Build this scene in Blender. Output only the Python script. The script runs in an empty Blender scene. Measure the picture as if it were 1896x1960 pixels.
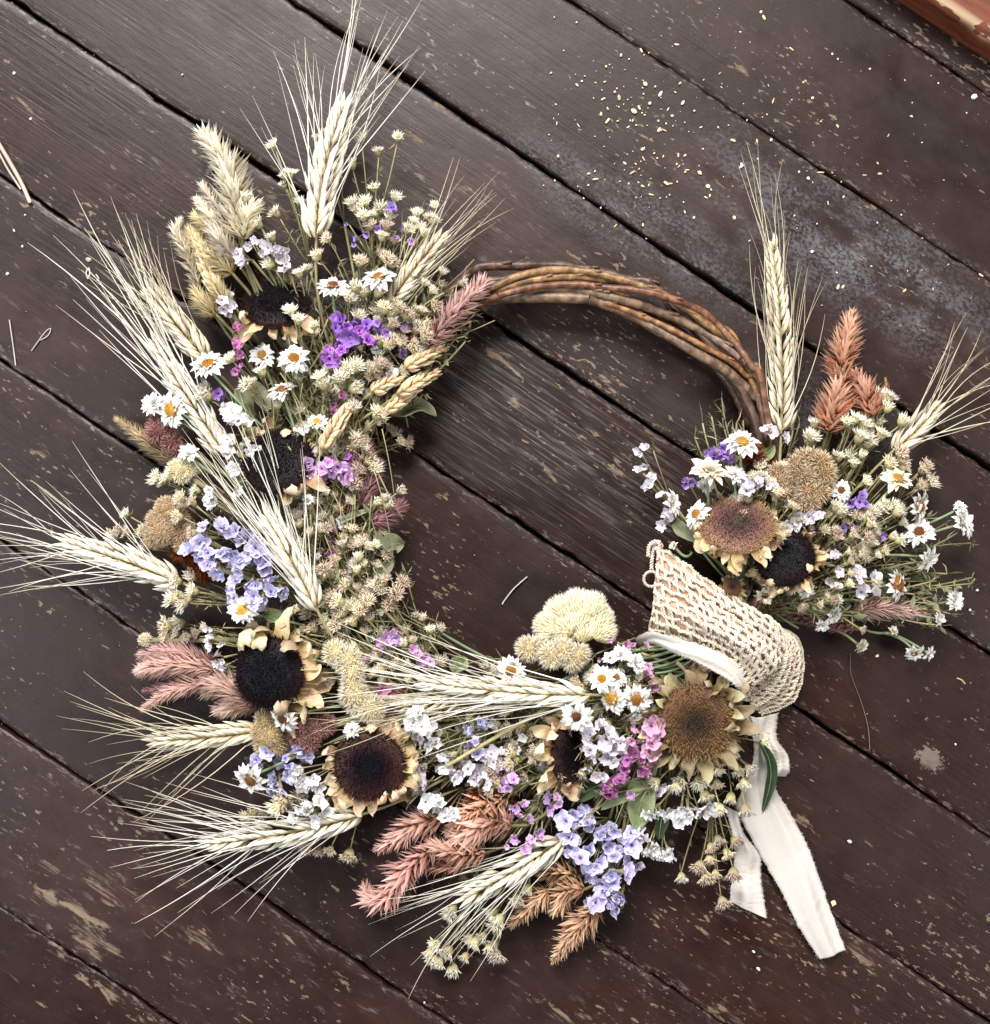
import bpy, math, random
from mathutils import Vector as V, Matrix as MX, Quaternion
R = random.Random(11)
sc = bpy.context.scene
COL = sc.collection
U = 0.0004            # metres per photograph unit (photo taken as 1896 x 1960 units)
CAMH = 1.10

# ------------------------------------------------------------------ camera, light, exposure
cd = bpy.data.cameras.new('camera'); cam = bpy.data.objects.new('camera', cd); COL.objects.link(cam)
cam.location = (0, 0, CAMH); cd.sensor_fit = 'HORIZONTAL'; cd.sensor_width = 36
cd.lens = 36 * CAMH / (1896 * U); cd.clip_start = 0.01; cd.clip_end = 50
sc.camera = cam
cy = sc.cycles; cy.use_adaptive_sampling = True; cy.adaptive_threshold = .025; cy.max_bounces = 5; cy.diffuse_bounces = 3; cy.glossy_bounces = 2; cy.transmission_bounces = 2; cy.transparent_max_bounces = 4; cy.caustics_reflective = False; cy.caustics_refractive = False
w = bpy.data.worlds.new('World'); sc.world = w; w.use_nodes = True
bg = w.node_tree.nodes['Background']; bg.inputs[0].default_value = (0.97, 0.98, 1.0, 1); bg.inputs[1].default_value = 0.11
def area(name, loc, target, sx, sy, energy, col):
    l = bpy.data.lights.new(name, 'AREA'); l.shape = 'RECTANGLE'; l.size = sx; l.size_y = sy
    l.energy = energy; l.color = col
    o = bpy.data.objects.new(name, l); COL.objects.link(o); o.location = loc
    o.rotation_euler = (V(target) - V(loc)).to_track_quat('-Z', 'Y').to_euler()
    return o
area('window_light', (-0.35, 2.05, 2.3), (0, 0, 0), 1.25, 1.25, 158, (1.0, 0.975, 0.945))
area('window_light_left', (-1.75, -0.25, 1.75), (-0.1, -0.1, 0), 0.8, 1.0, 33, (0.86, 0.93, 1.0))
area('window_light_right', (1.9, -0.7, 1.7), (0.15, -0.1, 0), 0.8, 0.8, 24, (1.0, 0.95, 0.90))
sc.view_settings.view_transform = 'Standard'; sc.view_settings.look = 'None'
sc.view_settings.exposure = 0.25; sc.view_settings.gamma = 1.0

# ------------------------------------------------------------------ helpers
def at(x, y, z=0.0):
    k = (CAMH - z) / CAMH
    return V(((x - 948) * U * k, (980 - y) * U * k, z))
CR = dict(A=(292, 219, .17967), B=(584, 219, .17967), C=(292, 535.3, .17967), D=(584, 511, .17967), E=(267.7, 827.3, .17967),
          F=(535.3, 827.3, .17967), G=(243.3, 1143.6, .20533), H=(584, 1143.6, .20533), I=(924.6, 1119.3, .20533),
          J=(1192.3, 997.6, .20533), K=(1192.3, 778.6, .20533), L=(1508.6, 584, .2043), M=(1508.6, 924.6, .2043),
          N=(1216.6, 1289.6, .2855), O=(924.6, 1459.9, .20533), P=(632.6, 1459.9, .22348), Q=(146, 1313.9, .28233),
          R=(827.3, 462.3, .385), S=(0, 389.3, .2235), T=(0, 827.3, .2235), X=(0, 0, 1))
def pts(s):
    out = []; k = 'X'
    for tok in s.replace(';', ' ').split():
        if tok[0].isalpha():
            k = tok[0]; tok = tok[1:]
            if not tok: continue
        a, b = tok.split(','); ox, oy, sc_ = CR[k]
        out.append((ox + float(a) * sc_, oy + float(b) * sc_))
    return out
def rnd(a, b): return R.uniform(a, b)
def rvec(s=1): return V((rnd(-1, 1), rnd(-1, 1), rnd(-1, 1))) * s

class MB:
    def __init__(s): s.v = []; s.f = []; s.t = []; s.r = []; s.m = []
    def add(s, vs, fs, ts, r=0.5, m=0):
        o = len(s.v); s.v += [tuple(x) for x in vs]; s.f += [tuple(i + o for i in q) for q in fs]
        s.t += ts; s.r += [r] * len(vs); s.m += [m] * len(fs)
    def mesh(s, name, mats, smooth=True):
        me = bpy.data.meshes.new(name); me.from_pydata(s.v, [], s.f)
        a = me.attributes.new('t', 'FLOAT', 'POINT'); a.data.foreach_set('value', s.t)
        a = me.attributes.new('r', 'FLOAT', 'POINT'); a.data.foreach_set('value', s.r)
        for m in (mats if isinstance(mats, (list, tuple)) else [mats]): me.materials.append(m)
        me.polygons.foreach_set('material_index', s.m)
        if smooth: me.polygons.foreach_set('use_smooth', [True] * len(me.polygons))
        me.update(); return me
def ob(name, me, parent=None, mat=None):
    o = bpy.data.objects.new(name, me); COL.objects.link(o)
    if parent: o.parent = parent
    if mat is not None: o.matrix_basis = mat
    return o
def thing(name, label, cat, loc, group=None):
    o = bpy.data.objects.new(name, None); COL.objects.link(o); o.location = loc; o.empty_display_size = 0.01
    o['label'] = label; o['category'] = cat
    if group: o['group'] = group
    return o
def tag(o, label, cat, group=None):
    o['label'] = label; o['category'] = cat
    if group: o['group'] = group
    return o
def put(root, name, me, mw):            # child placed by a world matrix (root is only translated)
    return ob(name, me, root, MX.Translation(-root.location) @ mw)
def local(root, mb):                    # world-coordinate builder -> root-local
    l = root.location; mb.v = [(a - l[0], b - l[1], c - l[2]) for a, b, c in mb.v]; return mb
def stuff(o): o['kind'] = 'stuff'; return o

def frame_y(p, d, up=None, s=1.0, roll=0.0):
    y = d.normalized(); up = up or V((0, 0, 1))
    if abs(y.dot(up.normalized())) > .97: up = V((1, 0, .01))
    x = y.cross(up).normalized(); z = x.cross(y)
    m = MX((x, y, z)).transposed().to_4x4()
    return MX.Translation(p) @ m @ MX.Rotation(roll, 4, 'Y') @ MX.Scale(s, 4)
def frame_z(p, n, s=1.0, roll=0.0):
    q = n.normalized().to_track_quat('Z', 'Y')
    return MX.Translation(p) @ q.to_matrix().to_4x4() @ MX.Rotation(roll, 4, 'Z') @ MX.Scale(s, 4)
def crom(P, n):                          # Catmull-Rom through P, n samples
    P = [V(p) for p in P]; out = []; m = len(P) - 1
    for i in range(n):
        x = i / (n - 1) * m; k = min(int(x), m - 1); f = x - k
        a, b, c, d = P[max(k - 1, 0)], P[k], P[k + 1], P[min(k + 2, m)]
        out.append(.5 * ((2 * b) + (c - a) * f + (2 * a - 5 * b + 4 * c - d) * f * f + (3 * b - a - 3 * c + d) * f ** 3))
    return out
def crom_(P, f):
    x = f * (len(P) - 1); k = min(int(x), len(P) - 2); g = x - k; g = g * g * (3 - 2 * g); return P[k] * (1 - g) + P[k + 1] * g
def tube(mb, P, rad, n=5, r=0.5, m=0, cap=True, t0=0., t1=1.):
    k = len(P); vs = []; ts = []; fs = []
    tan = [(P[min(i + 1, k - 1)] - P[max(i - 1, 0)]).normalized() for i in range(k)]
    x = tan[0].orthogonal().normalized()
    for i in range(k):
        x = (x - tan[i] * x.dot(tan[i])); x = x.normalized() if x.length > 1e-9 else tan[i].orthogonal().normalized()
        y = tan[i].cross(x); rr = rad(i / (k - 1)) if callable(rad) else rad
        for j in range(n):
            a = 2 * math.pi * j / n; vs.append(P[i] + (x * math.cos(a) + y * math.sin(a)) * rr); ts.append(t0 + (t1 - t0) * i / (k - 1))
    for i in range(k - 1):
        for j in range(n):
            fs.append((i * n + j, i * n + (j + 1) % n, (i + 1) * n + (j + 1) % n, (i + 1) * n + j))
    if cap: fs += [tuple(range(n))[::-1], tuple((k - 1) * n + j for j in range(n))]
    mb.add(vs, fs, ts, r, m)
def bez(a, b, c, n):
    return [a * (1 - f) ** 2 + b * 2 * f * (1 - f) + c * f * f for f in [i / (n - 1) for i in range(n)]]
def grid(mb, rows, ts=None, r=.5, m=0):
    n = len(rows); k = len(rows[0]); vs = [p for row in rows for p in row]
    fs = [(i * k + j, i * k + j + 1, (i + 1) * k + j + 1, (i + 1) * k + j) for i in range(n - 1) for j in range(k - 1)]
    mb.add(vs, fs, ts or [i / (n - 1) for i in range(n) for j in range(k)], r, m)
def lathe(mb, prof, n=10, r=.5, m=0, wob=0):
    vs = []; ts = []; fs = []; k = len(prof)
    for i, (rr, z) in enumerate(prof):
        for j in range(n):
            a = 2 * math.pi * j / n; q = rr * (1 + wob * rnd(-1, 1)); vs.append(V((q * math.cos(a), q * math.sin(a), z))); ts.append(i / (k - 1))
    for i in range(k - 1):
        for j in range(n): fs.append((i * n + j, i * n + (j + 1) % n, (i + 1) * n + (j + 1) % n, (i + 1) * n + j))
    mb.add(vs, fs, ts, r, m)

# ------------------------------------------------------------------ materials
def nodes(name):
    m = bpy.data.materials.new(name); m.use_nodes = True; nt = m.node_tree
    b = nt.nodes['Principled BSDF']; return m, nt, b
def N(nt, t, **k):
    n = nt.nodes.new(t)
    for a, b in k.items(): setattr(n, a, b)
    return n
def ramp(nt, stops, fac=None):
    n = N(nt, 'ShaderNodeValToRGB'); e = n.color_ramp.elements
    while len(e) < len(stops): e.new(.5)
    for i, (p, c) in enumerate(stops): e[i].position = p; e[i].color = (*c, 1) if len(c) == 3 else c
    if fac is not None: nt.links.new(fac, n.inputs[0])
    return n
def math_(nt, op, a, b=None, c=None):
    n = N(nt, 'ShaderNodeMath', operation=op)
    for i, x in enumerate((a, b, c)):
        if x is None: continue
        if isinstance(x, (int, float)): n.inputs[i].default_value = x
        else: nt.links.new(x, n.inputs[i])
    return n.outputs[0]
def mix(nt, f, a, b):
    n = N(nt, 'ShaderNodeMix', data_type='RGBA')
    for i, x in ((0, f), (6, a), (7, b)):
        if isinstance(x, (int, float)): n.inputs[i].default_value = x
        elif isinstance(x, tuple): n.inputs[i].default_value = (*x, 1)
        else: nt.links.new(x, n.inputs[i])
    return n.outputs[2]
def pmat(name, stops, rough=.75, vr=.25, hr=.02, trans=.2, spec=.25, bump=0., bscale=300, blot=.25, bl=160, brown=0.):
    m, nt, b = nodes(name)
    a = N(nt, 'ShaderNodeAttribute', attribute_name='t'); r = N(nt, 'ShaderNodeAttribute', attribute_name='r')
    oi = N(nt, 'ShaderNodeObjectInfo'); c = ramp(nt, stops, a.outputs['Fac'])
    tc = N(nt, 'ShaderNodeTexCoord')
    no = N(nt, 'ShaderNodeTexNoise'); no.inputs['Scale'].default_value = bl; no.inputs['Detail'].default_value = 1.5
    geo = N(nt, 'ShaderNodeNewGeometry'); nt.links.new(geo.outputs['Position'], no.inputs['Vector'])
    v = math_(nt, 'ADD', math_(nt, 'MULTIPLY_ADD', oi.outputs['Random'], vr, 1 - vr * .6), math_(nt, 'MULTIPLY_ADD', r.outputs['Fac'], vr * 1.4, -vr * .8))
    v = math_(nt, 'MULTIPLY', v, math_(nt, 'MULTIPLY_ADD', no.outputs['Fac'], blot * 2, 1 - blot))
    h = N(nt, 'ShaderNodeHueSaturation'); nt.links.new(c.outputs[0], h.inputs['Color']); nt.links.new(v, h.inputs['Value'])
    nt.links.new(math_(nt, 'MULTIPLY_ADD', oi.outputs['Random'], hr * 2, .5 - hr), h.inputs['Hue'])
    nt.links.new(math_(nt, 'MULTIPLY_ADD', no.outputs['Fac'], .4, .8), h.inputs['Saturation'])
    if brown:      # faded, browned places on the papery petals
        n3 = N(nt, 'ShaderNodeTexNoise'); n3.inputs['Scale'].default_value = 260; n3.inputs['Detail'].default_value = 2; nt.links.new(geo.outputs['Position'], n3.inputs['Vector'])
        f = math_(nt, 'MULTIPLY', math_(nt, 'GREATER_THAN', n3.outputs['Fac'], .58), brown)
        h2 = N(nt, 'ShaderNodeMix', data_type='RGBA', blend_type='MULTIPLY'); nt.links.new(f, h2.inputs[0]); nt.links.new(h.outputs[0], h2.inputs[6]); h2.inputs[7].default_value = (.62, .52, .46, 1); hc = h2.outputs[2]
    else: hc = h.outputs[0]
    nt.links.new(hc, b.inputs['Base Color']); b.inputs['Roughness'].default_value = rough
    b.inputs['Specular IOR Level'].default_value = spec
    if bump:
        n2 = N(nt, 'ShaderNodeTexNoise'); n2.inputs['Scale'].default_value = bscale; n2.inputs['Detail'].default_value = 4
        nt.links.new(geo.outputs['Position'], n2.inputs['Vector'])
        bp = N(nt, 'ShaderNodeBump'); bp.inputs['Strength'].default_value = bump; bp.inputs['Distance'].default_value = .001
        nt.links.new(n2.outputs['Fac'], bp.inputs['Height']); nt.links.new(bp.outputs[0], b.inputs['Normal'])
    if trans:
        tr = N(nt, 'ShaderNodeBsdfTranslucent'); nt.links.new(hc, tr.inputs[0])
        mx = N(nt, 'ShaderNodeMixShader'); mx.inputs[0].default_value = trans
        nt.links.new(b.outputs[0], mx.inputs[1]); nt.links.new(tr.outputs[0], mx.inputs[2])
        nt.links.new(mx.outputs[0], nt.nodes['Material Output'].inputs[0])
    return m
def lin(h):
    h = h.lstrip('#'); return tuple(((int(h[i:i + 2], 16) / 255) / 12.92 if int(h[i:i + 2], 16) < 11 else ((int(h[i:i + 2], 16) / 255 + .055) / 1.055) ** 2.4) for i in (0, 2, 4))
def rm(*a): return [(p, lin(h)) for p, h in a]
MT = {}
MT['grain'] = pmat('rye_grain', rm((0, 'b89e74'), (.3, 'e8dec4'), (1, 'fbf8f0')), rough=.6, spec=.35, trans=.12)
MT['awn'] = pmat('rye_awn', rm((0, 'faf6ea'), (.6, 'f6f0e2'), (1, 'dccfb4')), rough=.5, spec=.4, trans=.15, vr=.15)
MT['grain_dull'] = pmat('rye_grain_dull', rm((0, 'a68c66'), (.35, 'dacdae'), (1, 'f4eedf')), rough=.65, trans=.12)
MT['awn_dull'] = pmat('rye_awn_dull', rm((0, 'e4dac0'), (1, 'ccbd9e')), rough=.55, trans=.15, vr=.15)
MT['wheat'] = pmat('wheat_grain', rm((0, '9c7a4c'), (.4, 'd2b68a'), (1, 'efe0c0')), rough=.65, trans=.1)
MT['straw'] = pmat('straw_stem', rm((0, '8f8560'), (1, 'b8ac80')), rough=.6, trans=0)
MT['stem'] = pmat('dried_stem', rm((0, '6a6446'), (1, 'a09870')), rough=.75, trans=0, vr=.4)
MT['greenstem'] = pmat('green_stem', rm((0, '5f7355'), (1, '8f9c78')), rough=.6, trans=0, vr=.3)
MT['needle'] = pmat('needle_foliage', rm((0, '74704e'), (1, 'bcb08a')), rough=.8, trans=.15, vr=.5)
MT['leaf'] = pmat('dried_leaf', rm((0, '70745a'), (1, '9a9c7c')), rough=.6, bump=.5, bscale=500, vr=.2)
MT['leaf_green'] = pmat('green_leaf', rm((0, '6e7c50'), (1, '98a078')), rough=.55, bump=.5, bscale=500, vr=.2)
MT['leaf_dark'] = pmat('dark_leaf', rm((0, '2f3f2c'), (1, '47553a')), rough=.6, bump=.5, bscale=500, vr=.2)
MT['petal_tan'] = pmat('dry_sun_petal', rm((0, '9c7a50'), (.35, 'd8ba90'), (1, 'f0dfc2')), rough=.6, bump=.6, bscale=420, trans=.22, blot=.35)
MT['petal_olive'] = pmat('dry_olive_petal', rm((0, '7a6a4a'), (.5, 'b09e7a'), (1, 'd8caa8')), rough=.6, bump=.6, bscale=420, trans=.2, blot=.35)
MT['disc_black'] = pmat('disc_black', rm((0, '0c0c12'), (.5, '0e0a0e'), (.8, '1a0e14'), (1, '2c1a1c')), rough=.6, trans=0, vr=.7, spec=.2)
MT['disc_maroon'] = pmat('disc_maroon', rm((0, '14141a'), (.35, '170f15'), (.6, '2c171d'), (1, '523430')), rough=.6, trans=0, vr=.7, spec=.2)
MT['disc_tan'] = pmat('disc_tan', rm((0, '34302a'), (.22, '46382c'), (.42, '624630'), (1, '8a6848')), rough=.7, trans=0, vr=.6)
MT['disc_rose'] = pmat('disc_rose', rm((0, '54483a'), (.3, '5c4240'), (.6, '74504a'), (1, 'a88468')), rough=.7, trans=0, vr=.6)
MT['white'] = pmat('white_papery_petal', rm((0, 'd8d2b8'), (.3, 'f0efe8'), (1, 'f6f6f4')), rough=.5, trans=.25, vr=.1, blot=.1)
MT['cream'] = pmat('cream_papery_petal', rm((0, 'c4b288'), (.35, 'eee4ca'), (1, 'f8f2e2')), rough=.6, trans=.25, vr=.15, blot=.12)
MT['orange'] = pmat('daisy_center_orange', rm((0, 'a87424'), (.6, 'c08c38'), (1, '9a6a28')), rough=.75, trans=0, vr=.8)
MT['rust'] = pmat('daisy_center_rust', rm((0, '6e4420'), (1, '8a5c30')), rough=.75, trans=0, vr=.8)
MT['fl_lav'] = pmat('statice_lavender', rm((0, 'a490c0'), (.2, 'bcb2e0'), (.6, 'cec9f0'), (1, 'e8e6fa')), rough=.55, trans=.3, vr=.18, hr=.015, brown=.3)
MT['fl_white'] = pmat('statice_white', rm((0, 'ddd2c8'), (.15, 'efedee'), (1, 'fbfafb')), rough=.55, trans=.28, vr=.1, blot=.12, brown=.3)
MT['fl_lilac'] = pmat('statice_pale_lilac', rm((0, 'c8acb4'), (.15, 'e2d8e6'), (1, 'f6f1f7')), rough=.55, trans=.28, vr=.12, blot=.15, brown=.3)
MT['fl_mag'] = pmat('statice_magenta', rm((0, '9a3c98'), (.12, 'ae58c8'), (.6, 'bc76e0'), (1, 'd2a4ee')), rough=.55, trans=.3, vr=.3, hr=.03, brown=.3)
MT['fl_orchid'] = pmat('statice_orchid', rm((0, 'a850a8'), (.2, 'd8a0e2'), (1, 'ecccf2')), rough=.55, trans=.3, vr=.25, hr=.02, brown=.3)
MT['fl_pink'] = pmat('statice_pink', rm((0, 'a84c84'), (.2, 'dca0c8'), (1, 'eec4de')), rough=.55, trans=.3, vr=.25, hr=.02, brown=.3)
MT['fl_deep'] = pmat('statice_deep_pink', rm((0, '802c60'), (.3, 'b464a6'), (1, 'cc8cbc')), rough=.6, trans=.25, vr=.3)
MT['fl_purple'] = pmat('statice_purple', rm((0, '6c3c80'), (.2, '9a74c4'), (1, 'bc9fde')), rough=.55, trans=.3, vr=.25)
MT['calyx'] = pmat('calyx', rm((0, '5c5c38'), (.6, '8a7c54'), (1, 'a08a70')), rough=.8, trans=.1, vr=.4)
MT['bud'] = pmat('bud_bristle', rm((0, 'c4b88c'), (.4, 'eee5c6'), (1, 'fffaf0')), rough=.75, trans=.2, vr=.3)
MT['bud_pink'] = pmat('bud_rosy', rm((0, 'a07c62'), (.35, 'd8bca0'), (1, 'faeeda')), rough=.75, trans=.2, vr=.35)
MT['cup'] = pmat('bud_cup', rm((0, '8a8658'), (1, 'cec298')), rough=.8, trans=0, vr=.35)
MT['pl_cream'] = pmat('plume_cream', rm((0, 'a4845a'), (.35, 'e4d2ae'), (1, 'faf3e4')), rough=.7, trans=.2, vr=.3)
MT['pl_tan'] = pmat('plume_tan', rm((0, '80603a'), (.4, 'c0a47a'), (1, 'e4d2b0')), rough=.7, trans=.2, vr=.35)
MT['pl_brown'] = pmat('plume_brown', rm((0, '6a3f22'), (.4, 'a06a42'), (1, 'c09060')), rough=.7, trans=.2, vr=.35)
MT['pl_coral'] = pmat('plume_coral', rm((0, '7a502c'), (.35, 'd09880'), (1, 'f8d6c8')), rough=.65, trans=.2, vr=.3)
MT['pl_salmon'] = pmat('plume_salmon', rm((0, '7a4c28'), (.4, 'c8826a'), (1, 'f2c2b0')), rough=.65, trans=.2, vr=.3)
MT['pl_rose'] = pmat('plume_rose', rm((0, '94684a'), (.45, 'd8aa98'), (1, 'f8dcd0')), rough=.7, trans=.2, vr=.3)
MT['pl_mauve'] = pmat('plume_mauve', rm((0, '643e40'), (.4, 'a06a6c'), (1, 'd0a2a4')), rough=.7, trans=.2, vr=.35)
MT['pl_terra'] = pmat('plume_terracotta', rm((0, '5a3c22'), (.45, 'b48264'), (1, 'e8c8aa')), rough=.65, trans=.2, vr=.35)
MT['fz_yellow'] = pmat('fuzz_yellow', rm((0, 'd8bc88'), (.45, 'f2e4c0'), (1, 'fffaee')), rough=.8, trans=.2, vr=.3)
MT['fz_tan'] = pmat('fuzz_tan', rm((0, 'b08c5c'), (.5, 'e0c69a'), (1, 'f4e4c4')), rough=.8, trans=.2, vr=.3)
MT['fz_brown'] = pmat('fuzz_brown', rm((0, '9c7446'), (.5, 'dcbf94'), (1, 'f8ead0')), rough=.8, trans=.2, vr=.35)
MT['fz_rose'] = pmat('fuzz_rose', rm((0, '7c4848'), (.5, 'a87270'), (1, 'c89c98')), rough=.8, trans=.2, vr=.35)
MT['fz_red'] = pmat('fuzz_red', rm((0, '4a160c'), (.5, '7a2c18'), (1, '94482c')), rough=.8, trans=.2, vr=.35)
MT['lace'] = pmat('crochet_cotton', rm((0, 'f0e2cc'), (1, 'f5ead8')), rough=.85, trans=.08, vr=.12, bump=.5, bscale=1800)
MT['lining'] = pmat('lace_underlayer', rm((0, 'd8b894'), (1, 'e0c2a0')), rough=.9, trans=.1, vr=.1, bump=.8, bscale=900)
MT['ribbon'] = pmat('raw_edge_ribbon', rm((0, 'eee8e0'), (1, 'f0eae3')), rough=.36, spec=.5, trans=.4, vr=.06, blot=.06, bl=40, bump=.12, bscale=2500)
def bark(name, c0, c1):
    m, nt, b = nodes(name); g = N(nt, 'ShaderNodeNewGeometry'); a = N(nt, 'ShaderNodeAttribute', attribute_name='t')
    cx = N(nt, 'ShaderNodeCombineXYZ'); nt.links.new(math_(nt, 'MULTIPLY', a.outputs['Fac'], 26), cx.inputs[0])
    vm = N(nt, 'ShaderNodeVectorMath', operation='MULTIPLY_ADD'); nt.links.new(g.outputs['Position'], vm.inputs[0]); vm.inputs[1].default_value = (110, 110, 240); nt.links.new(cx.outputs[0], vm.inputs[2])
    n1 = N(nt, 'ShaderNodeTexNoise'); n1.inputs['Scale'].default_value = 1; n1.inputs['Detail'].default_value = 5; nt.links.new(vm.outputs[0], n1.inputs['Vector'])
    n2 = N(nt, 'ShaderNodeTexNoise'); n2.inputs['Scale'].default_value = 600; nt.links.new(g.outputs['Position'], n2.inputs['Vector'])
    r_ = ramp(nt, [(.3, tuple(x * .7 for x in lin(c0))), (.45, lin(c0)), (.62, lin(c1)), (.8, tuple(x * 1.2 for x in lin(c1)))], n1.outputs['Fac'])
    nt.links.new(r_.outputs[0], b.inputs['Base Color']); b.inputs['Roughness'].default_value = .45
    bp = N(nt, 'ShaderNodeBump'); bp.inputs['Strength'].default_value = .25; bp.inputs['Distance'].default_value = .001
    nt.links.new(math_(nt, 'ADD', n1.outputs['Fac'], n2.outputs['Fac']), bp.inputs['Height']); nt.links.new(bp.outputs[0], b.inputs['Normal'])
    return m
BK = [bark('vine_dark', '442f26', '654a3b'), bark('vine_ochre', '6e5032', 'a07c52'), bark('vine_red', '5c3a28', '8a5f44'), bark('vine_grey', '5a4536', '846a55'), bark('vine_orange', '704a2e', 'a0734a')]

# ------------------------------------------------------------------ the setting: old painted floorboards
ANG = math.radians(-33.78)
SN, CS = math.sin(-ANG), math.cos(-ANG)
def fl(x, y):                        # photo units -> floor frame (along, across)
    X, Y = (x - 948) * U, (980 - y) * U
    return X * CS - Y * SN, X * SN + Y * CS
def board_mat():
    m, nt, b = nodes('painted_floorboard'); L = nt.links.new
    tc = N(nt, 'ShaderNodeTexCoord'); oi = N(nt, 'ShaderNodeObjectInfo')
    off = N(nt, 'ShaderNodeVectorMath', operation='SCALE'); off.inputs[0].default_value = (7.3, 0, 4.1); L(oi.outputs['Random'], off.inputs['Scale'])
    P = N(nt, 'ShaderNodeVectorMath', operation='ADD'); L(tc.outputs['Object'], P.inputs[0]); L(off.outputs[0], P.inputs[1])
    def noise(sx, sy, det=4, rough=.55, dist=0., src=None):
        s = N(nt, 'ShaderNodeVectorMath', operation='MULTIPLY'); L(src or P.outputs[0], s.inputs[0]); s.inputs[1].default_value = (sx, sy, sx)
        n = N(nt, 'ShaderNodeTexNoise'); n.inputs['Scale'].default_value = 1; n.inputs['Detail'].default_value = det; n.inputs['Roughness'].default_value = rough; n.inputs['Distortion'].default_value = dist
        L(s.outputs[0], n.inputs['Vector']); return n.outputs['Fac']
    def blob(x, y, rx, ry):          # worn place on the floor, soft ellipse
        u, v_ = fl(x, y); s = N(nt, 'ShaderNodeVectorMath', operation='SUBTRACT'); L(tc.outputs['Object'], s.inputs[0]); s.inputs[1].default_value = (u, v_, 0)
        q = N(nt, 'ShaderNodeVectorMath', operation='MULTIPLY'); L(s.outputs[0], q.inputs[0]); q.inputs[1].default_value = (1 / (rx * U), 1 / (ry * U), 0)
        ln = N(nt, 'ShaderNodeVectorMath', operation='LENGTH'); L(q.outputs[0], ln.inputs[0])
        mr = N(nt, 'ShaderNodeMapRange'); mr.inputs[1].default_value = 1.15; mr.inputs[2].default_value = .15; L(ln.outputs['Value'], mr.inputs[0]); return mr.outputs[0]
    def step(x, a, c):
        mr = N(nt, 'ShaderNodeMapRange', interpolation_type='SMOOTHSTEP'); mr.inputs[1].default_value = a; mr.inputs[2].default_value = c; L(x, mr.inputs[0]); return mr.outputs[0]
    grain = noise(9, 330, 6, .6, .4); fineg = noise(30, 900, 3); big = noise(5, 9, 3); med = noise(40, 60, 5, .6)
    col = ramp(nt, [(.25, lin('190e0c')), (.5, lin('271612')), (.75, lin('3a231c'))], math_(nt, 'ADD', math_(nt, 'MULTIPLY', big, .7), math_(nt, 'MULTIPLY', med, .3))).outputs[0]
    col = mix(nt, math_(nt, 'MULTIPLY', step(grain, .55, .75), math_(nt, 'MULTIPLY', step(noise(6, 10, 2), .35, .65), .6)), col, lin('15100f'))
    pv = N(nt, 'ShaderNodeHueSaturation'); L(col, pv.inputs['Color']); L(math_(nt, 'MULTIPLY_ADD', oi.outputs['Random'], .5, .78), pv.inputs['Value']); L(math_(nt, 'MULTIPLY_ADD', oi.outputs['Random'], -.5, 1.25), pv.inputs['Saturation']); col = pv.outputs[0]
    # weathered bare ground inside the ring
    wth = blob(1010, 800, 560, 190)
    col = mix(nt, math_(nt, 'MULTIPLY', wth, math_(nt, 'MULTIPLY', step(grain, .38, .62), .9)), col, lin('1b1819'))
    col = mix(nt, math_(nt, 'MULTIPLY', wth, math_(nt, 'MULTIPLY', step(fineg, .50, .64), .7)), col, lin('5e5650'))
    # peeled patches down to tan wood, streaky along the grain
    pn = noise(24, 64, 5, .65, .3); pm = math_(nt, 'ADD', pn, math_(nt, 'MULTIPLY', math_(nt, 'SUBTRACT', big, .5), .5))
    pm = math_(nt, 'ADD', pm, math_(nt, 'MULTIPLY', math_(nt, 'ADD', math_(nt, 'ADD', wth, blob(150, 1790, 460, 200)), blob(640, 1800, 240, 110)), .03))
    sp0 = noise(80, 200, 3, .6)
    for bx, by, rx, ry in ((877, 133, 70, 34), (807, 207, 60, 16), (1131, 113, 60, 26), (143, 150, 70, 18), (233, 93, 40, 22), (1031, 628, 70, 20), (1162, 709, 80, 24), (943, 701, 60, 40), (320, 560, 120, 40), (1190, 800, 90, 20), (120, 1780, 110, 60), (540, 1790, 90, 22), (90, 860, 70, 50), (1250, 1930, 160, 30), (1560, 560, 90, 30)):
        pm = math_(nt, 'ADD', pm, math_(nt, 'MULTIPLY', blob(bx, by, rx, ry), math_(nt, 'MULTIPLY', sp0, .19)))
    peel = math_(nt, 'MULTIPLY', step(pm, .655, .72), step(grain, .36, .52))
    woodc = ramp(nt, [(.3, lin('55473b')), (.6, lin('86745f')), (.8, lin('9c8872'))], grain).outputs[0]
    col = mix(nt, math_(nt, 'MULTIPLY', peel, .75), col, woodc)
    fk = math_(nt, 'ADD', noise(120, 300, 3, .6), math_(nt, 'MULTIPLY', math_(nt, 'SUBTRACT', noise(7, 12, 2), .5), .5))
    col = mix(nt, math_(nt, 'MULTIPLY', step(fk, .66, .72), .6), col, lin('8d7a64'))
    # smoky scuffs
    sn = math_(nt, 'ADD', noise(50, 170, 5, .65, .5), math_(nt, 'MULTIPLY', math_(nt, 'SUBTRACT', big, .5), .35)); sc2 = math_(nt, 'MULTIPLY', step(sn, .60, .76), step(fineg, .38, .6))
    col = mix(nt, math_(nt, 'MULTIPLY', sc2, .4), col, lin('7d7876'))
    # speckled grey bloom of worn paint, with the cool window sheen painted in
    sp = noise(330, 420, 3, .7); gz = math_(nt, 'MAXIMUM', blob(1640, 490, 400, 120), math_(nt, 'MAXIMUM', math_(nt, 'MULTIPLY', blob(1230, 430, 330, 80), .8), math_(nt, 'MULTIPLY', blob(1590, 790, 200, 80), .7)))
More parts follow.
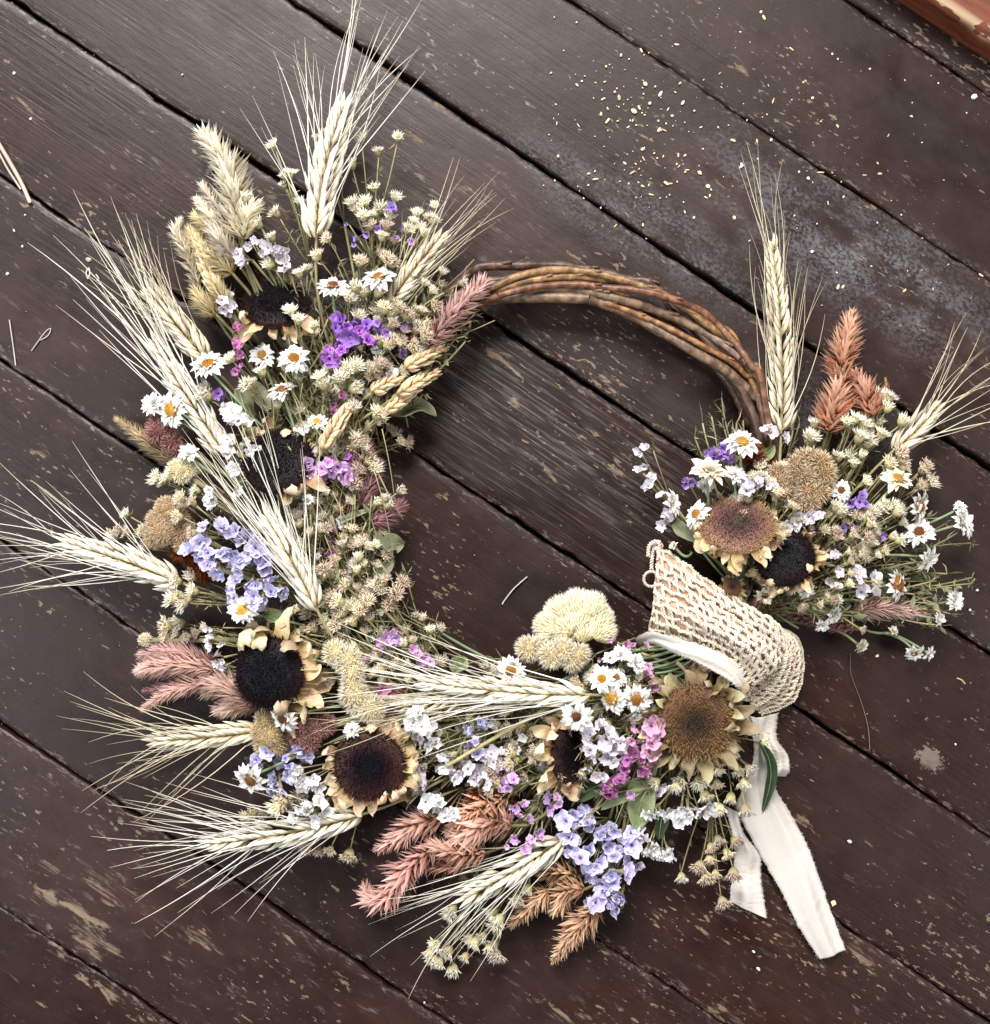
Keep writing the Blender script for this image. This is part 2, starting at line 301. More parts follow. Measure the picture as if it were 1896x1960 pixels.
    bloom = math_(nt, 'MULTIPLY', gz, math_(nt, 'MULTIPLY', step(math_(nt, 'ADD', sp, math_(nt, 'MULTIPLY', med, .35)), .56, .8), step(noise(14, 40, 4, .6), .36, .56)))
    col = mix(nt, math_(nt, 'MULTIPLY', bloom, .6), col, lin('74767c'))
    ring = blob(1781, 1452, 44, 34); col = mix(nt, math_(nt, 'MULTIPLY', step(math_(nt, 'ADD', ring, math_(nt, 'MULTIPLY', math_(nt, 'SUBTRACT', sp, .5), 1.6)), .5, .66), math_(nt, 'MULTIPLY', step(med, .3, .6), .5)), col, lin('8e8076'))
    ea = N(nt, 'ShaderNodeAttribute', attribute_name='t')      # board edges rubbed pale
    col = mix(nt, math_(nt, 'MULTIPLY', ea.outputs['Fac'], math_(nt, 'MULTIPLY', step(noise(140, 420, 4, .65), .52, .64), .5)), col, lin('7d736d'))
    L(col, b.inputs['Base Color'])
    ro = math_(nt, 'ADD', math_(nt, 'ADD', math_(nt, 'MULTIPLY', med, .3), math_(nt, 'MULTIPLY', noise(9, 16, 3), .4)), math_(nt, 'ADD', .08, math_(nt, 'MULTIPLY', peel, .3)))
    L(ro, b.inputs['Roughness']); b.inputs['Specular IOR Level'].default_value = .33
    h = math_(nt, 'ADD', math_(nt, 'MULTIPLY', grain, .5), math_(nt, 'ADD', math_(nt, 'MULTIPLY', fineg, .25), math_(nt, 'ADD', math_(nt, 'MULTIPLY', med, .8), math_(nt, 'MULTIPLY', peel, -.6))))
    bp = N(nt, 'ShaderNodeBump'); bp.inputs['Strength'].default_value = .36; bp.inputs['Distance'].default_value = .0012
    L(h, bp.inputs['Height']); L(bp.outputs[0], b.inputs['Normal'])
    return m
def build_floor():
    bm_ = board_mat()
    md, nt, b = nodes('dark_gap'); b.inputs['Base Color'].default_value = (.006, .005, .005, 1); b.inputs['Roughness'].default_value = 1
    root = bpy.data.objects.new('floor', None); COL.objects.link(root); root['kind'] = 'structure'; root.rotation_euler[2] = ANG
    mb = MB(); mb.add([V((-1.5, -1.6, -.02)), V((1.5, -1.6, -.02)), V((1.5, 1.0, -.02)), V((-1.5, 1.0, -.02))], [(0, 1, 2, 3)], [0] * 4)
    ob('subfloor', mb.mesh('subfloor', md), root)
    y0 = [-1085, -729, -373, -16, 335, 689, 1033, 1385, 1735, 2087, 2440, 2790, 3140]
    gap = [1.1, .8, 3.7, 2.8, 1.6, .8, .9, 1.9, 1.0, 2.5, 2.5, 2.5, 2.5]
    W = [U * (-527 + .831 * (980 - y)) for y in y0]
    W = [.72] + W; gap = [2] + gap
    rr = random.Random(5)
    for k in range(len(W) - 1):
        hi, lo = W[k] - gap[k] * .0005, W[k + 1] + gap[k + 1] * .0005
        n = 300; rows = []
        dz = rr.uniform(-.0008, .0008)
        ph = [rr.uniform(0, 9) for _ in range(8)]
        def edge(x, o):
            e = .0006 * math.sin(x * 23 + ph[o]) + .0004 * math.sin(x * 71 + ph[o + 1]) + rr.gauss(0, .0003)
            if rr.random() < .05: e += rr.uniform(.0005, .0022)
            return e
        for i in range(n + 1):
            x = -1.25 + 2.5 * i / n; a = lo + edge(x, 0); c = hi - edge(x, 2); bv = .0014
            z = dz + .0003 * math.sin(x * 9 + ph[4])
            rows.append([V((x, a, -.02)), V((x, a, z - .0016)), V((x, a + bv * .4, z - .0005)), V((x, a + bv * 1.6, z)), V((x, a + bv * 4.5, z + .0001)), V((x, (a + c) / 2, z + .0004)),
                         V((x, c - bv * 4.5, z + .0001)), V((x, c - bv * 1.6, z)), V((x, c - bv * .4, z - .0005)), V((x, c, z - .0016)), V((x, c, -.02))])
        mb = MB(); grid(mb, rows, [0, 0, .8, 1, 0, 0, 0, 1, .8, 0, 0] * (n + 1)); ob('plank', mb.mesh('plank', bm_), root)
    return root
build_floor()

# ------------------------------------------------------------------ reddish timber sill, top right corner
def build_sill():
    m, nt, b = nodes('worn_red_timber'); L = nt.links.new; tc = N(nt, 'ShaderNodeTexCoord')
    s = N(nt, 'ShaderNodeVectorMath', operation='MULTIPLY'); L(tc.outputs['Object'], s.inputs[0]); s.inputs[1].default_value = (14, 160, 160)
    n1 = N(nt, 'ShaderNodeTexNoise'); n1.inputs['Scale'].default_value = 1; n1.inputs['Detail'].default_value = 6; L(s.outputs[0], n1.inputs['Vector'])
    n2 = N(nt, 'ShaderNodeTexNoise'); n2.inputs['Scale'].default_value = 24; n2.inputs['Detail'].default_value = 5; L(tc.outputs['Object'], n2.inputs['Vector'])
    a = N(nt, 'ShaderNodeAttribute', attribute_name='t')
    c = ramp(nt, [(.3, lin('4a2214')), (.55, lin('743a22')), (.8, lin('8c5232'))], n1.outputs['Fac']).outputs[0]
    e = math_(nt, 'MULTIPLY', a.outputs['Fac'], math_(nt, 'GREATER_THAN', math_(nt, 'ADD', n2.outputs['Fac'], math_(nt, 'MULTIPLY', n1.outputs['Fac'], .3)), .62))
    L(mix(nt, e, c, lin('b49a7c')), b.inputs['Base Color']); b.inputs['Roughness'].default_value = .5
    bp = N(nt, 'ShaderNodeBump'); bp.inputs['Strength'].default_value = .6; bp.inputs['Distance'].default_value = .0015; L(n1.outputs['Fac'], bp.inputs['Height']); L(bp.outputs[0], b.inputs['Normal'])
    w0, w1, z = .496, .64, .03; rows = []; ts = []; rr = random.Random(3)
    for i in range(121):
        x = -.9 + 1.8 * i / 120; j = rr.gauss(0, .0006)
        prof = [(w0, .0005, 0), (w0 + j, z - .008, 0), (w0 + .0015 + j, z - .003, .3), (w0 + .005, z - .0005, 1), (w0 + .008, z, .6), (w0 + .011, z, 0), (w1 - .004, z, 0), (w1, z - .004, .5), (w1, .0005, 0)]
        rows.append([V((x, y, q)) for y, q, _ in prof]); ts += [t for _, _, t in prof]
    mb = MB(); grid(mb, rows, ts); o = ob('timber_sill', mb.mesh('timber_sill', m)); o.rotation_euler[2] = ANG
    o.location = (0, 0, .0012)
    tag(o, 'reddish brown timber sill with a worn pale edge, cut off by the top right corner', 'sill')
build_sill()

# ------------------------------------------------------------------ vine ring
CX, CY, RR = 1040, 970, 430
def ringpt(deg, rad=RR, z=.02):
    a = math.radians(deg); return at(CX + rad * math.cos(a), CY - rad * math.sin(a), z)
def build_ring():
    vr_ = .86
    strands = [  # traced part, z along it, radius (m), bark
        ('R150,195 230,128 400,120 600,118 780,140 980,190 1150,262', .020, .0042, 0),
        ('R310,222 450,165 600,141 750,146 900,178 1060,226 1220,300 1400,410 1530,540', .034, .0033, 1),
        ('R320,245 500,192 700,176 880,196 1010,218 1180,278 1380,420 1560,600', .031, .0032, 1),
        ('R330,268 500,226 700,214 850,228 1050,246 1200,285 1340,345 1430,420 1520,520 1590,620 1645,730', .037, .0031, 2),
        ('R300,250 500,238 680,240 820,258 950,290 1100,335 1250,400 1400,480 1500,550 1580,615 1645,710', .030, .0043, 3),
        ('R880,308 1050,372 1200,440 1330,510 1480,590 1560,660 1640,750', .034, .0026, 4),
        ('R780,282 950,345 1100,425 1250,512 1400,602 1500,672 1590,765 1650,850', .030, .0048, 3),
        ('R1380,585 1475,700 1530,800 1580,900 1605,960', .012, .0040, 0),
        ('R1500,640 1560,705 1620,850 1645,940', .018, .0033, 2),
        ('R200,215 420,178 640,166 820,172 1000,215 1180,300', .018, .0036, 0)]
    root = thing('vine_wreath_ring', 'bare twisted brown vine ring showing at the top of the wreath', 'wreath ring', at(CX, CY, 0))
    rr = random.Random(8)
    for s, z, rad, bk in strands:
        rad *= vr_
        P = [at(x, y, z + .003 * math.sin(i * 1.3 + bk)) for i, (x, y) in enumerate(pts(s))]
        def pol(p):
            d = p - at(CX, CY, 0); return math.degrees(math.atan2(d.y, d.x)), math.hypot(d.x, d.y) / U
        a0, r0 = pol(P[0]); a1, r1 = pol(P[-1])
        a_end = a1; a_start = a0 - 360     # carry on clockwise from the right end, round the bottom and left, to the start
        k = 9; tail = []
        for i in range(1, k):
            f = i / k; a = a_end + (a_start - a_end) * f
            base = r1 + (r0 - r1) * f; r_ = base * (1 - min(1, 4 * f * (1 - f))) + (RR + rr.uniform(-22, 22)) * min(1, 4 * f * (1 - f))
            tail.append(ringpt(a, r_, .012 + rr.uniform(0, .018)))
        Q = crom(P + tail + [P[0]], 230)
        mb = MB(); ph = rr.uniform(0, 6)
        nod = [rr.random() for _ in range(14)]
        def rf(f): return rad * (1 + .06 * math.sin(f * 90 + ph) + sum(.13 * math.exp(-((f - q) / .003) ** 2) for q in nod))
        wob = [V((rr.gauss(0, 1), rr.gauss(0, 1), rr.gauss(0, 1))) for _ in range(40)]
        Q = [c_ + crom_(wob, i / 230) * .00012 for i, c_ in enumerate(Q)]
        tube(mb, Q, rf, 9, r=rr.random(), cap=False)
        for q0 in nod[:5]:      # cut side twigs
            i = int(q0 * 228); c_ = Q[i]; d_ = (Q[i + 1] - c_).normalized(); s_ = (d_.orthogonal().normalized() + V((0, 0, .6))).normalized()
            tube(mb, [c_, c_ + (d_ * .7 + s_ * .6) * rad * 1.6, c_ + (d_ * 1.1 + s_ * .6) * rad * 2.4], lambda f: rad * (.55 - .2 * f), 6)
        local(root, mb)
        ob('vine', mb.mesh('vine', BK[bk]), root)
build_ring()

# ------------------------------------------------------------------ where the stems come from
def origin(x, y, z=.022):
    """point on the ring (or right bouquet tie) that a flower at x,y springs from"""
    if x > 1225 and y < 1240 and x - 1225 > (y - 1240) * .3:
        return at(1452 + rnd(-14, 14), 1168 + rnd(-16, 16), z)
    a = math.degrees(math.atan2(CY - y, x - CX))
    if a > 0: a -= 360
    a2 = min(a + 20, -46) if a < -46 else -50
    return ringpt(a2 + rnd(-3, 3), RR + rnd(-16, 16), z)

# ------------------------------------------------------------------ shared flower meshes
def mk_grain(plump=1.0):
    mb = MB(); ys = [0, .12, .3, .55, .8, 1.0]; rs = [.04, .11, .165, .15, .08, .008]; n = 7; vs = []; ts = []; fs = []
    for y, q in zip(ys, rs):
        for j in range(n):
            a = 2 * math.pi * j / n; k = 1 + (.22 if j == 0 else 0)
            vs.append(V((math.sin(a) * q * plump * k, y + rnd(-.01, .01), math.cos(a) * q * .8 * plump * k + .05 * math.sin(y * 3)))); ts.append(y)
    for i in range(len(ys) - 1):
        for j in range(n): fs.append((i * n + j, i * n + (j + 1) % n, (i + 1) * n + (j + 1) % n, (i + 1) * n + j))
    fs.append(tuple(range(n))); mb.add(vs, fs, ts, rnd(0, 1)); return mb
def mk_awn():
    mb = MB(); b = rvec(.12); c = rvec(.08); P = [V((0, f, 0)) + V((b.x, 0, b.z)) * f * f + V((c.x, 0, c.z)) * math.sin(f * 3.1) * .5 for f in [i / 7 for i in range(8)]]
    tube(mb, P, lambda f: .0042 * (1 - f) ** .6 + .0011, 3, rnd(0, 1), cap=False); return mb
GR = {k: [mk_grain(p).mesh('grain', MT[m]) for _ in range(4)] for k, p, m in (('rye', .7, 'grain'), ('dull', .7, 'grain_dull'), ('wheat', 1.15, 'wheat'))}
AW = {k: [mk_awn().mesh('awn', MT[m]) for _ in range(10)] for k, m in (('rye', 'awn'), ('dull', 'awn_dull'))}

def ear(name, label, cat, base, tip, width, kind='rye', awn=(60, .3), nodes_=15, glen=15., bend=0., stem=True, group=None):
    """base, tip: (x, y, z mm); width in photo units"""
    if awn: awn = (awn[0] * 1.2, awn[1] * 1.08)
    B = at(base[0], base[1], base[2] / 1000); T = at(tip[0], tip[1], tip[2] / 1000)
    ax = (T - B); L_ = ax.length; S0 = ax.normalized().cross(V((0, 0, 1))).normalized()
    mid = (B + T) / 2 + S0 * bend * U + V((0, 0, .004)); C = bez(B, mid * 2 - (B + T) / 2, T, 24)
    root = thing(name, label, cat, B, group); W = width * U
    mb = MB(); P = C
    if stem:
        o = origin(base[0], base[1]); d = (C[1] - C[0]).normalized()
        P = bez(o, B - d * min(.06, (B - o).length * .6), B, 8)[:-1] + C
    tube(mb, P, .0011, 6); ob('stem', local(root, mb).mesh('stem', MT['straw']), root)
    def cpt(f):
        x = f * 22.999; i = int(x); g = x - i; p = C[i] * (1 - g) + C[min(i + 1, 23)] * g
        return p, (C[min(i + 1, 23)] - C[max(i - 1, 0)]).normalized()
    rows = [(-1, .6), (1, .6), (-2, .05), (2, .05), (-1, -.6), (1, -.6)]
    for i in range(nodes_):
        for ri, (sd, up) in enumerate(rows):
            if ri >= 4 and i % 2 or R.random() < .04: continue
            f = min(1, (i + (.5 if sd > 0 else 0) + .15 * rnd(-1, 1)) / nodes_); p, a = cpt(f * .97)
            S = a.cross(V((0, 0, 1))).normalized(); Up = S.cross(a)
            prof = (.62 + .38 * min(1, f * 3.2)) * (1 - .55 * max(0, f - .55) / .45)
            s_ = (1 if sd > 0 else -1); k = abs(sd)
            lat = S * s_ * (.035 if k == 1 else .17) * W * prof; h = Up * up * .30 * W * prof
            fl_ = .36 if k == 1 else .40
            d = (a + S * s_ * fl_ * rnd(.55, 1.5) * (1 - .5 * f) + Up * (up * .28 + rnd(-.12, .12))).normalized()
            g = glen / 1000 * rnd(.88, 1.1) * (1 - .25 * f)
            upv = (S * s_ * (.3 if k == 1 else 1.) + Up * (up + .15)).normalized()
            m = frame_y(p + lat + h, d, upv, g, rnd(-.25, .25)); go = put(root, 'grain', R.choice(GR[kind]), m)
            if awn and kind in AW and R.random() < .52:
                al = awn[0] / 1000 * rnd(.62, 1.18) * (1 - .12 * f) / g
                wd = (a + S * s_ * awn[1] * rnd(.05, 1.6) * (1.1 - .5 * f) + Up * rnd(-.16, .16) + S * rnd(-.08, .08)).normalized()
                tipw = m @ V((0, .93, 0))
                if tipw.z + wd.z * awn[0] / 1000 < .004: wd.z = (.004 - tipw.z) / (awn[0] / 1000); wd.normalize()
                am = frame_y(tipw, wd, None, al * g, rnd(0, 6.28))
                ob('awn', R.choice(AW[kind]), go, m.inverted() @ am)
    return root

def mk_daisypetal():
    mb = MB(); rows = []; tw = rnd(-.6, .6); cu = rnd(-.15, .45); cup = rnd(.15, .5)
    for i in range(6):
        f = i / 5; wd = .25 * math.sin(math.pi * min(1, .12 + f * .92)) ** .6 * (1 if f < 1 else 0) + .01
        row = []
        for j in (-1, -.45, .45, 1):
            row.append(V((j * wd, f, cup * abs(j) ** 1.5 * wd + .14 * math.sin(f * 3.) - cu * f * f + tw * j * wd * f + rnd(-.012, .012))))
        rows.append(row)
    grid(mb, rows, r=rnd(0, 1)); return mb
DP = {k: [mk_daisypetal().mesh('petal', MT[k]) for _ in range(7)] for k in ('white', 'cream')}
def mk_center(mat):
    mb = MB(); lathe(mb, [(.001, -.1), (.3, -.08), (.36, .02), (.32, .14), (.2, .24), (.001, .28)], 12)
    for i in range(110):
        q = math.sqrt((i + .5) / 110) * .36; a = i * 2.39996; n = V((q * math.cos(a) * 2., q * math.sin(a) * 2., 1)).normalized()
        p = V((q * math.cos(a), q * math.sin(a), .26 - 1.5 * q * q)); x = n.orthogonal().normalized(); y = n.cross(x); s = .022; h = rnd(.06, .13)
        mb.add([p + x * s, p + y * s, p - x * s, p - y * s, p + n * h], [(0, 1, 4), (1, 2, 4), (2, 3, 4), (3, 0, 4)], [q * 2.8] * 5, rnd(0, 1))
    return mb.mesh('center', MT[mat])
CE = {k: [mk_center(k) for _ in range(2)] for k in ('orange', 'rust')}
def nrm(az, tilt):
    a, t = math.radians(az), math.radians(tilt); return V((math.sin(t) * math.cos(a), math.sin(t) * math.sin(a), math.cos(t)))
def daisy(label, x, y, r, z, az=0, tilt=20, open_=1., center='orange', mat='white', stem=True, np_=(16, 13, 9), group=None, stemto=None, cs=1.):
    r *= .91
    if open_ < .9 and np_[0] == 16: np_ = (18, 16, 12); r *= .92
    p = at(x, y, z / 1000); n = nrm(az, tilt * (1 if open_ > .9 else .8)); root = thing('everlasting_daisy', label, 'flower', p, group); rr = r * U
    MW = frame_z(p, n, rr, rnd(0, 6))
    for li, cnt in enumerate(np_):
        el = [(82, 66, 48), (40, 28, 16)][0][li] * open_ + (1 - open_) * (46, 28, 12)[li]
        for i in range(cnt):
            if R.random() < .07: continue
            a = 2 * math.pi * (i + .5 * li + rnd(-.2, .2)) / cnt; e = math.radians(el + rnd(-15, 13)); ln = (1.0, .86, .66)[li] * rnd(.74, 1.06)
            d = V((math.cos(a) * math.sin(e), math.sin(a) * math.sin(e), math.cos(e))); upv = V((-math.cos(a) * math.cos(e), -math.sin(a) * math.cos(e), math.sin(e)))
            b = V((math.cos(a) * (.22 if open_ > .9 else .14), math.sin(a) * (.22 if open_ > .9 else .14), -.1 + .05 * li))
            put(root, 'petal', R.choice(DP[mat]), MW @ frame_y(b, d, upv, ln, rnd(-.2, .2)))
    if center: put(root, 'center', R.choice(CE[center]), MW @ MX.Scale(cs * 1.38, 4))
    mb = MB(); lathe(mb, [(.02, -.42), (.12, -.36), (.24, -.2), (.26, -.06)], 9)
    put(root, 'calyx', mb.mesh('calyx', MT['calyx']), MW)
    if stem:
        o = at(*stemto[:2], stemto[2] / 1000) if stemto else origin(x, y); e = p - n * rr * .36
        mb = MB(); mid = (o * .5 + e * .5) - n * .012 + V((rnd(-.006, .006), rnd(-.006, .006), .004)); mid.z = max(mid.z, .004)
        tube(mb, bez(o, mid, e, 10), .0010, 6); ob('stem', local(root, mb).mesh('stem', MT['greenstem']), root)
    return root

def mk_floret(mats):
    mb = MB()
    def cup(scale, z0, n):
        rings = [(.10, 0), (.26, .34), (.55, .6), (.84, .72), (1.0, .76)]; vs = []; ts = []; fs = []
        ph = rnd(0, 6); lobe = [rnd(.72, 1.15) for _ in range(5)]; sq = rnd(.6, 1.); fold = [rnd(-.4, .55) for _ in range(5)]; ro = rnd(0, 6)
        for i, (q, z) in enumerate(rings):
            for j in range(n):
                a = 2 * math.pi * j / n; x5 = a / (2 * math.pi) * 5; k5 = int(x5) % 5; g = x5 - int(x5); g = g * g * (3 - 2 * g); c5 = .5 + .5 * math.cos(5 * a)
                lf = lobe[k5] * (1 - g) + lobe[(k5 + 1) % 5] * g; ff = fold[k5] * (1 - g) + fold[(k5 + 1) % 5] * g; w_ = i / 4
                rr_ = q * (1 + .3 * (.5 - c5) * w_) * (1 + (lf - 1) * w_)
                zz = z + w_ ** 2 * (.16 * math.sin(9 * a + ph) + .12 * math.sin(16 * a + 2 * ph) + ff)
                x, y = rr_ * math.cos(a), rr_ * math.sin(a) * sq
                vs.append(V((x * math.cos(ro) - y * math.sin(ro), x * math.sin(ro) + y * math.cos(ro), zz + z0)) * scale + rvec(.055 * w_)); ts.append(w_)
        for i in range(len(rings) - 1):
            for j in range(n): fs.append((i * n + j, i * n + (j + 1) % n, (i + 1) * n + (j + 1) % n, (i + 1) * n + j))
        fs.append(tuple(range(n))); mb.add(vs, fs, ts, rnd(0, 1))
    cup(1., 0, 25); cup(rnd(.55, .75), .35, 20)
    lathe(mb, [(.03, -1.2), (.13, -.9), (.17, -.3), (.24, .1), (.34, .32)], 7, rnd(0, 1), 1, .1)
    return mb.mesh('floret', mats)
FLO = {k: [mk_floret([MT[k], MT['calyx']]) for _ in range(10)] for k in ('fl_lav', 'fl_white', 'fl_lilac', 'fl_mag', 'fl_orchid', 'fl_pink', 'fl_deep', 'fl_purple')}
def statice(label, spec, mat, z=48, size=13, extra=1, flat=.7, group=None, zz=6, spread=.45, toward=None):
    size *= 1.1
    P = pts(spec); cx = sum(p[0] for p in P) / len(P); cy = sum(p[1] for p in P) / len(P)
    o = origin(cx, cy); root = thing('statice_sprig', label, 'flower', o, group); C0 = at(cx, cy, z / 1000 - .02)
    stem = MB(); hub = at(cx, cy, z / 1000 - .016) * .75 + o * .25
    tube(stem, bez(o, (o + hub) / 2 + V((0, 0, .006)), hub, 7), .0013, 5)
    for (x, y) in P:
        for e in range(1 + extra):
            q = at(x + (rnd(-1, 1) * size * .9 if e else 0), y + (rnd(-1, 1) * size * .9 if e else 0), (z + rnd(-zz, zz) - (5 if e else 0)) / 1000)
            n = (q - C0); n.z *= .6; n = n.normalized() * spread + V((0, 0, flat)) + rvec(.62)
            if toward: n += V((toward[0], toward[1], 0))
            s = size * U * rnd(.6, 1.15); n.normalize()
            put(root, 'floret', R.choice(FLO[mat]), frame_z(q - n * s * .5, n, s, rnd(0, 6)))
            if not e:
                tail = q - n * s * 1.5; tube(stem, bez(hub, (hub + tail) / 2 - V((0, 0, .004)), tail, 5), .0006, 4)
    ob('stem', local(root, stem).mesh('stem', MT['stem']), root)
    return root

def mk_bud(mat, n=64, open_=1.):
    mb = MB(); lathe(mb, [(.05, -.85), (.26, -.75), (.52, -.35), (.58, .05), (.46, .3)], 9, .5, 1, .08)
    for i in range(n):
        q = math.sqrt((i + .5) / n); a = i * 2.39996; el = q * .95 * open_
        d = (V((math.cos(a) * math.sin(el), math.sin(a) * math.sin(el), math.cos(el))) + rvec(.12)).normalized()
        b = V((math.cos(a) * q * .5, math.sin(a) * q * .5, .12 - .12 * q)); ln = rnd(.5, .9) * (.75 + .3 * q); x = d.orthogonal().normalized(); y = d.cross(x)
        c = rvec(.18); m_ = b + d * ln * .6 + c * .3; e = b + d * ln + c; w_ = .065
        mb.add([b + x * w_, b - x * .5 * w_ + y * w_, b - x * .5 * w_ - y * w_, m_ + x * w_ * 1.2, m_ - x * .6 * w_ + y * w_, m_ - x * .6 * w_ - y * w_, e],
               [(0, 1, 4, 3), (1, 2, 5, 4), (2, 0, 3, 5), (3, 4, 6), (4, 5, 6), (5, 3, 6)], [0, 0, 0, .6, .6, .6, 1], rnd(0, 1))
    return mb.mesh('bud', [MT[mat], MT['cup']])
BU = {'c': [mk_bud('bud', 60, 1.) for _ in range(4)] + [mk_bud('bud', 40, .55) for _ in range(2)], 'p': [mk_bud('bud_pink', 64, 1.15) for _ in range(4)] + [mk_bud('bud', 50, 1.)]}
def needles(mb, P, cnt, ln):
    for _ in range(cnt):
        i = R.randrange(1, len(P)); p = P[i]; t = (P[i] - P[i - 1]).normalized(); d = (t * .5 + rvec(.9)).normalized(); l = ln * rnd(.4, 1.1) / 1000; c = rvec(.3 * l)
        x = d.orthogonal().normalized() * .00045; q = p + d * l * .55; e = p + d * l + c
        if min(q.z, e.z) < .003: continue
        mb.add([p - x, p + x, q - x, q + x, e], [(0, 1, 3, 2), (2, 3, 4)], [0, 0, .5, .5, 1], rnd(0, 1))
def sprig(label, spec, z=46, size=9.5, kind='c', zz=6, needle=9, group=None, lift=.6):
    size *= 1.22
    P = pts(spec); cx = sum(p[0] for p in P) / len(P); cy = sum(p[1] for p in P) / len(P); o = origin(cx, cy)
    root = thing('cream_bud_sprig', label, 'flower', o, group); st = MB(); ne = MB()
    ctr = at(cx, cy, z / 1000 - .014); hub = o * .4 + ctr * .6
    main = bez(o, (o + hub) / 2 + V((0, 0, .006)), hub, 7); tube(st, main, .0010, 5); needles(ne, main, needle * 2, 11)
    for (x, y) in P:
        q = at(x, y, (z + rnd(-zz, zz)) / 1000); d = q - hub; d.z = 0
        n = (d.normalized() if d.length > 1e-5 else rvec()) * .75 + V((0, 0, lift)) + rvec(.3); n.normalize(); s = size * U * rnd(.82, 1.2)
        put(root, 'bud', R.choice(BU[kind]), frame_z(q, n, s, rnd(0, 6)))
        e = q - n * s * .7; br = bez(hub, (hub + e) / 2 + rvec(.004), e, 6); tube(st, br, .0006, 4); needles(ne, br, needle, 9)
    ob('stem', local(root, st).mesh('stem', MT['stem']), root)
    if ne.v: stuff(ob('needle_leaves', local(root, ne).mesh('needle_leaves', MT['needle']), root))
    return root

def spike(label, P, width, mat, n=230, z=(35, 25), ang=48, fine=1., name='celosia_spike', group=None, stem=True, tipw=.12, bl=1.0, cat='flower'):
    """P: photo points base..tip; z mm at base and tip"""
    if fine < 1: n = int(n * 2.4); fine *= .6; ang += 16
    else: n = int(n * 1.15); ang += 18
    k = len(P); C = crom([at(x, y, (z[0] + (z[1] - z[0]) * i / (k - 1)) / 1000 + (.004 if 0 < i < k - 1 else 0)) for i, (x, y) in enumerate(P)], 40)
    root = thing(name, label, cat, C[0], group); W = width * U / 2; mb = MB(); st = MB()
    line = C[:-1]
    if stem:
        o = origin(*P[0]); line = bez(o, C[0] - (C[1] - C[0]).normalized() * min(.03, (C[0] - o).length * .5), C[0], 6)[:-1] + line
    tube(st, line, lambda f: .0014 * (1 - .6 * f), 5); ob('stem', local(root, st).mesh('stem', MT['stem']), root)
    for i in range(n):
        f = (i + rnd(0, 1)) / n; f = f ** .93; x = f * 38.99; j = int(x); g = x - j; p = C[j] * (1 - g) + C[j + 1] * g; a = (C[min(j + 2, 39)] - C[max(j - 1, 0)]).normalized()
        prof = (.72 + .28 * min(1, f * 5)) * (tipw + (1 - tipw) * (1 - f) ** .62)
        ph = i * 2.39996 + rnd(-.3, .3); X = a.cross(V((0, 0, 1))).normalized(); Y = X.cross(a); rad = X * math.cos(ph) + Y * math.sin(ph)
        al = math.radians(ang * rnd(.5, 1.3) * (1 - .35 * f)); d = a * math.cos(al) + rad * math.sin(al); ln = W * prof / max(.55, math.sin(al)) * rnd(.75, 1.25) * bl
        b = p + rad * W * prof * .12; s = d.cross(rad).normalized() * ln * .105 * fine; e = b + d * ln + (a * .05 + rad * .2 + rvec(.18)) * ln
        if e.z < .0025: e.z = .0025 + rnd(0, .001)
        m1 = b + d * ln * .45 + rad * ln * .07; rdg = rad * ln * .07 * fine
        if m1.z < .003: m1.z = .003
        mb.add([b, m1 + s - rdg, m1 + rdg, m1 - s - rdg, e], [(0, 1, 2), (0, 2, 3), (1, 4, 2), (2, 4, 3)], [0, .5, .55, .5, 1], rnd(0, 1))
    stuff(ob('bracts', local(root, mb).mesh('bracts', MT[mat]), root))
    return root

def mk_sunpetal(mat, k):
    mb = MB(); rows = []; c1 = rnd(-2., 2.0); c2 = rnd(.6, 3.2) * R.choice((-1, 1, 1)); tw = rnd(-1.8, 1.8); wv = rnd(0, 6)
    p = V((0, 0, 0)); a = 0
    for i in range(10):
        f = i / 9; wd = .25 * (math.sin(math.pi * min(1, .2 + f * .8)) ** .6) * (1 if f < .98 else .08)
        row = []; th = tw * f
        for j in (-1, -.5, 0, .5, 1):
            zc = .45 * abs(j) ** 2 * wd * (1 + .8 * math.sin(f * 5 + wv)) + .03 * math.sin(f * 14 + j * 2 + wv)
            q = V((j * wd, 0, zc)); q = V((q.x * math.cos(th) - q.z * math.sin(th), 0, q.x * math.sin(th) + q.z * math.cos(th)))
            row.append(p + V((q.x, -q.z * math.sin(a), q.z * math.cos(a))) + rvec(.012))
        rows.append(row); a += (c1 * (1 - f) + c2 * f) * .24; p = p + V((0, math.cos(a), math.sin(a))) * (1 / 9)
    grid(mb, rows, r=rnd(0, 1)); return mb.mesh('petal', MT[mat])
SP = {k: [mk_sunpetal(k, i) for i in range(9)] for k in ('petal_tan', 'petal_olive')}
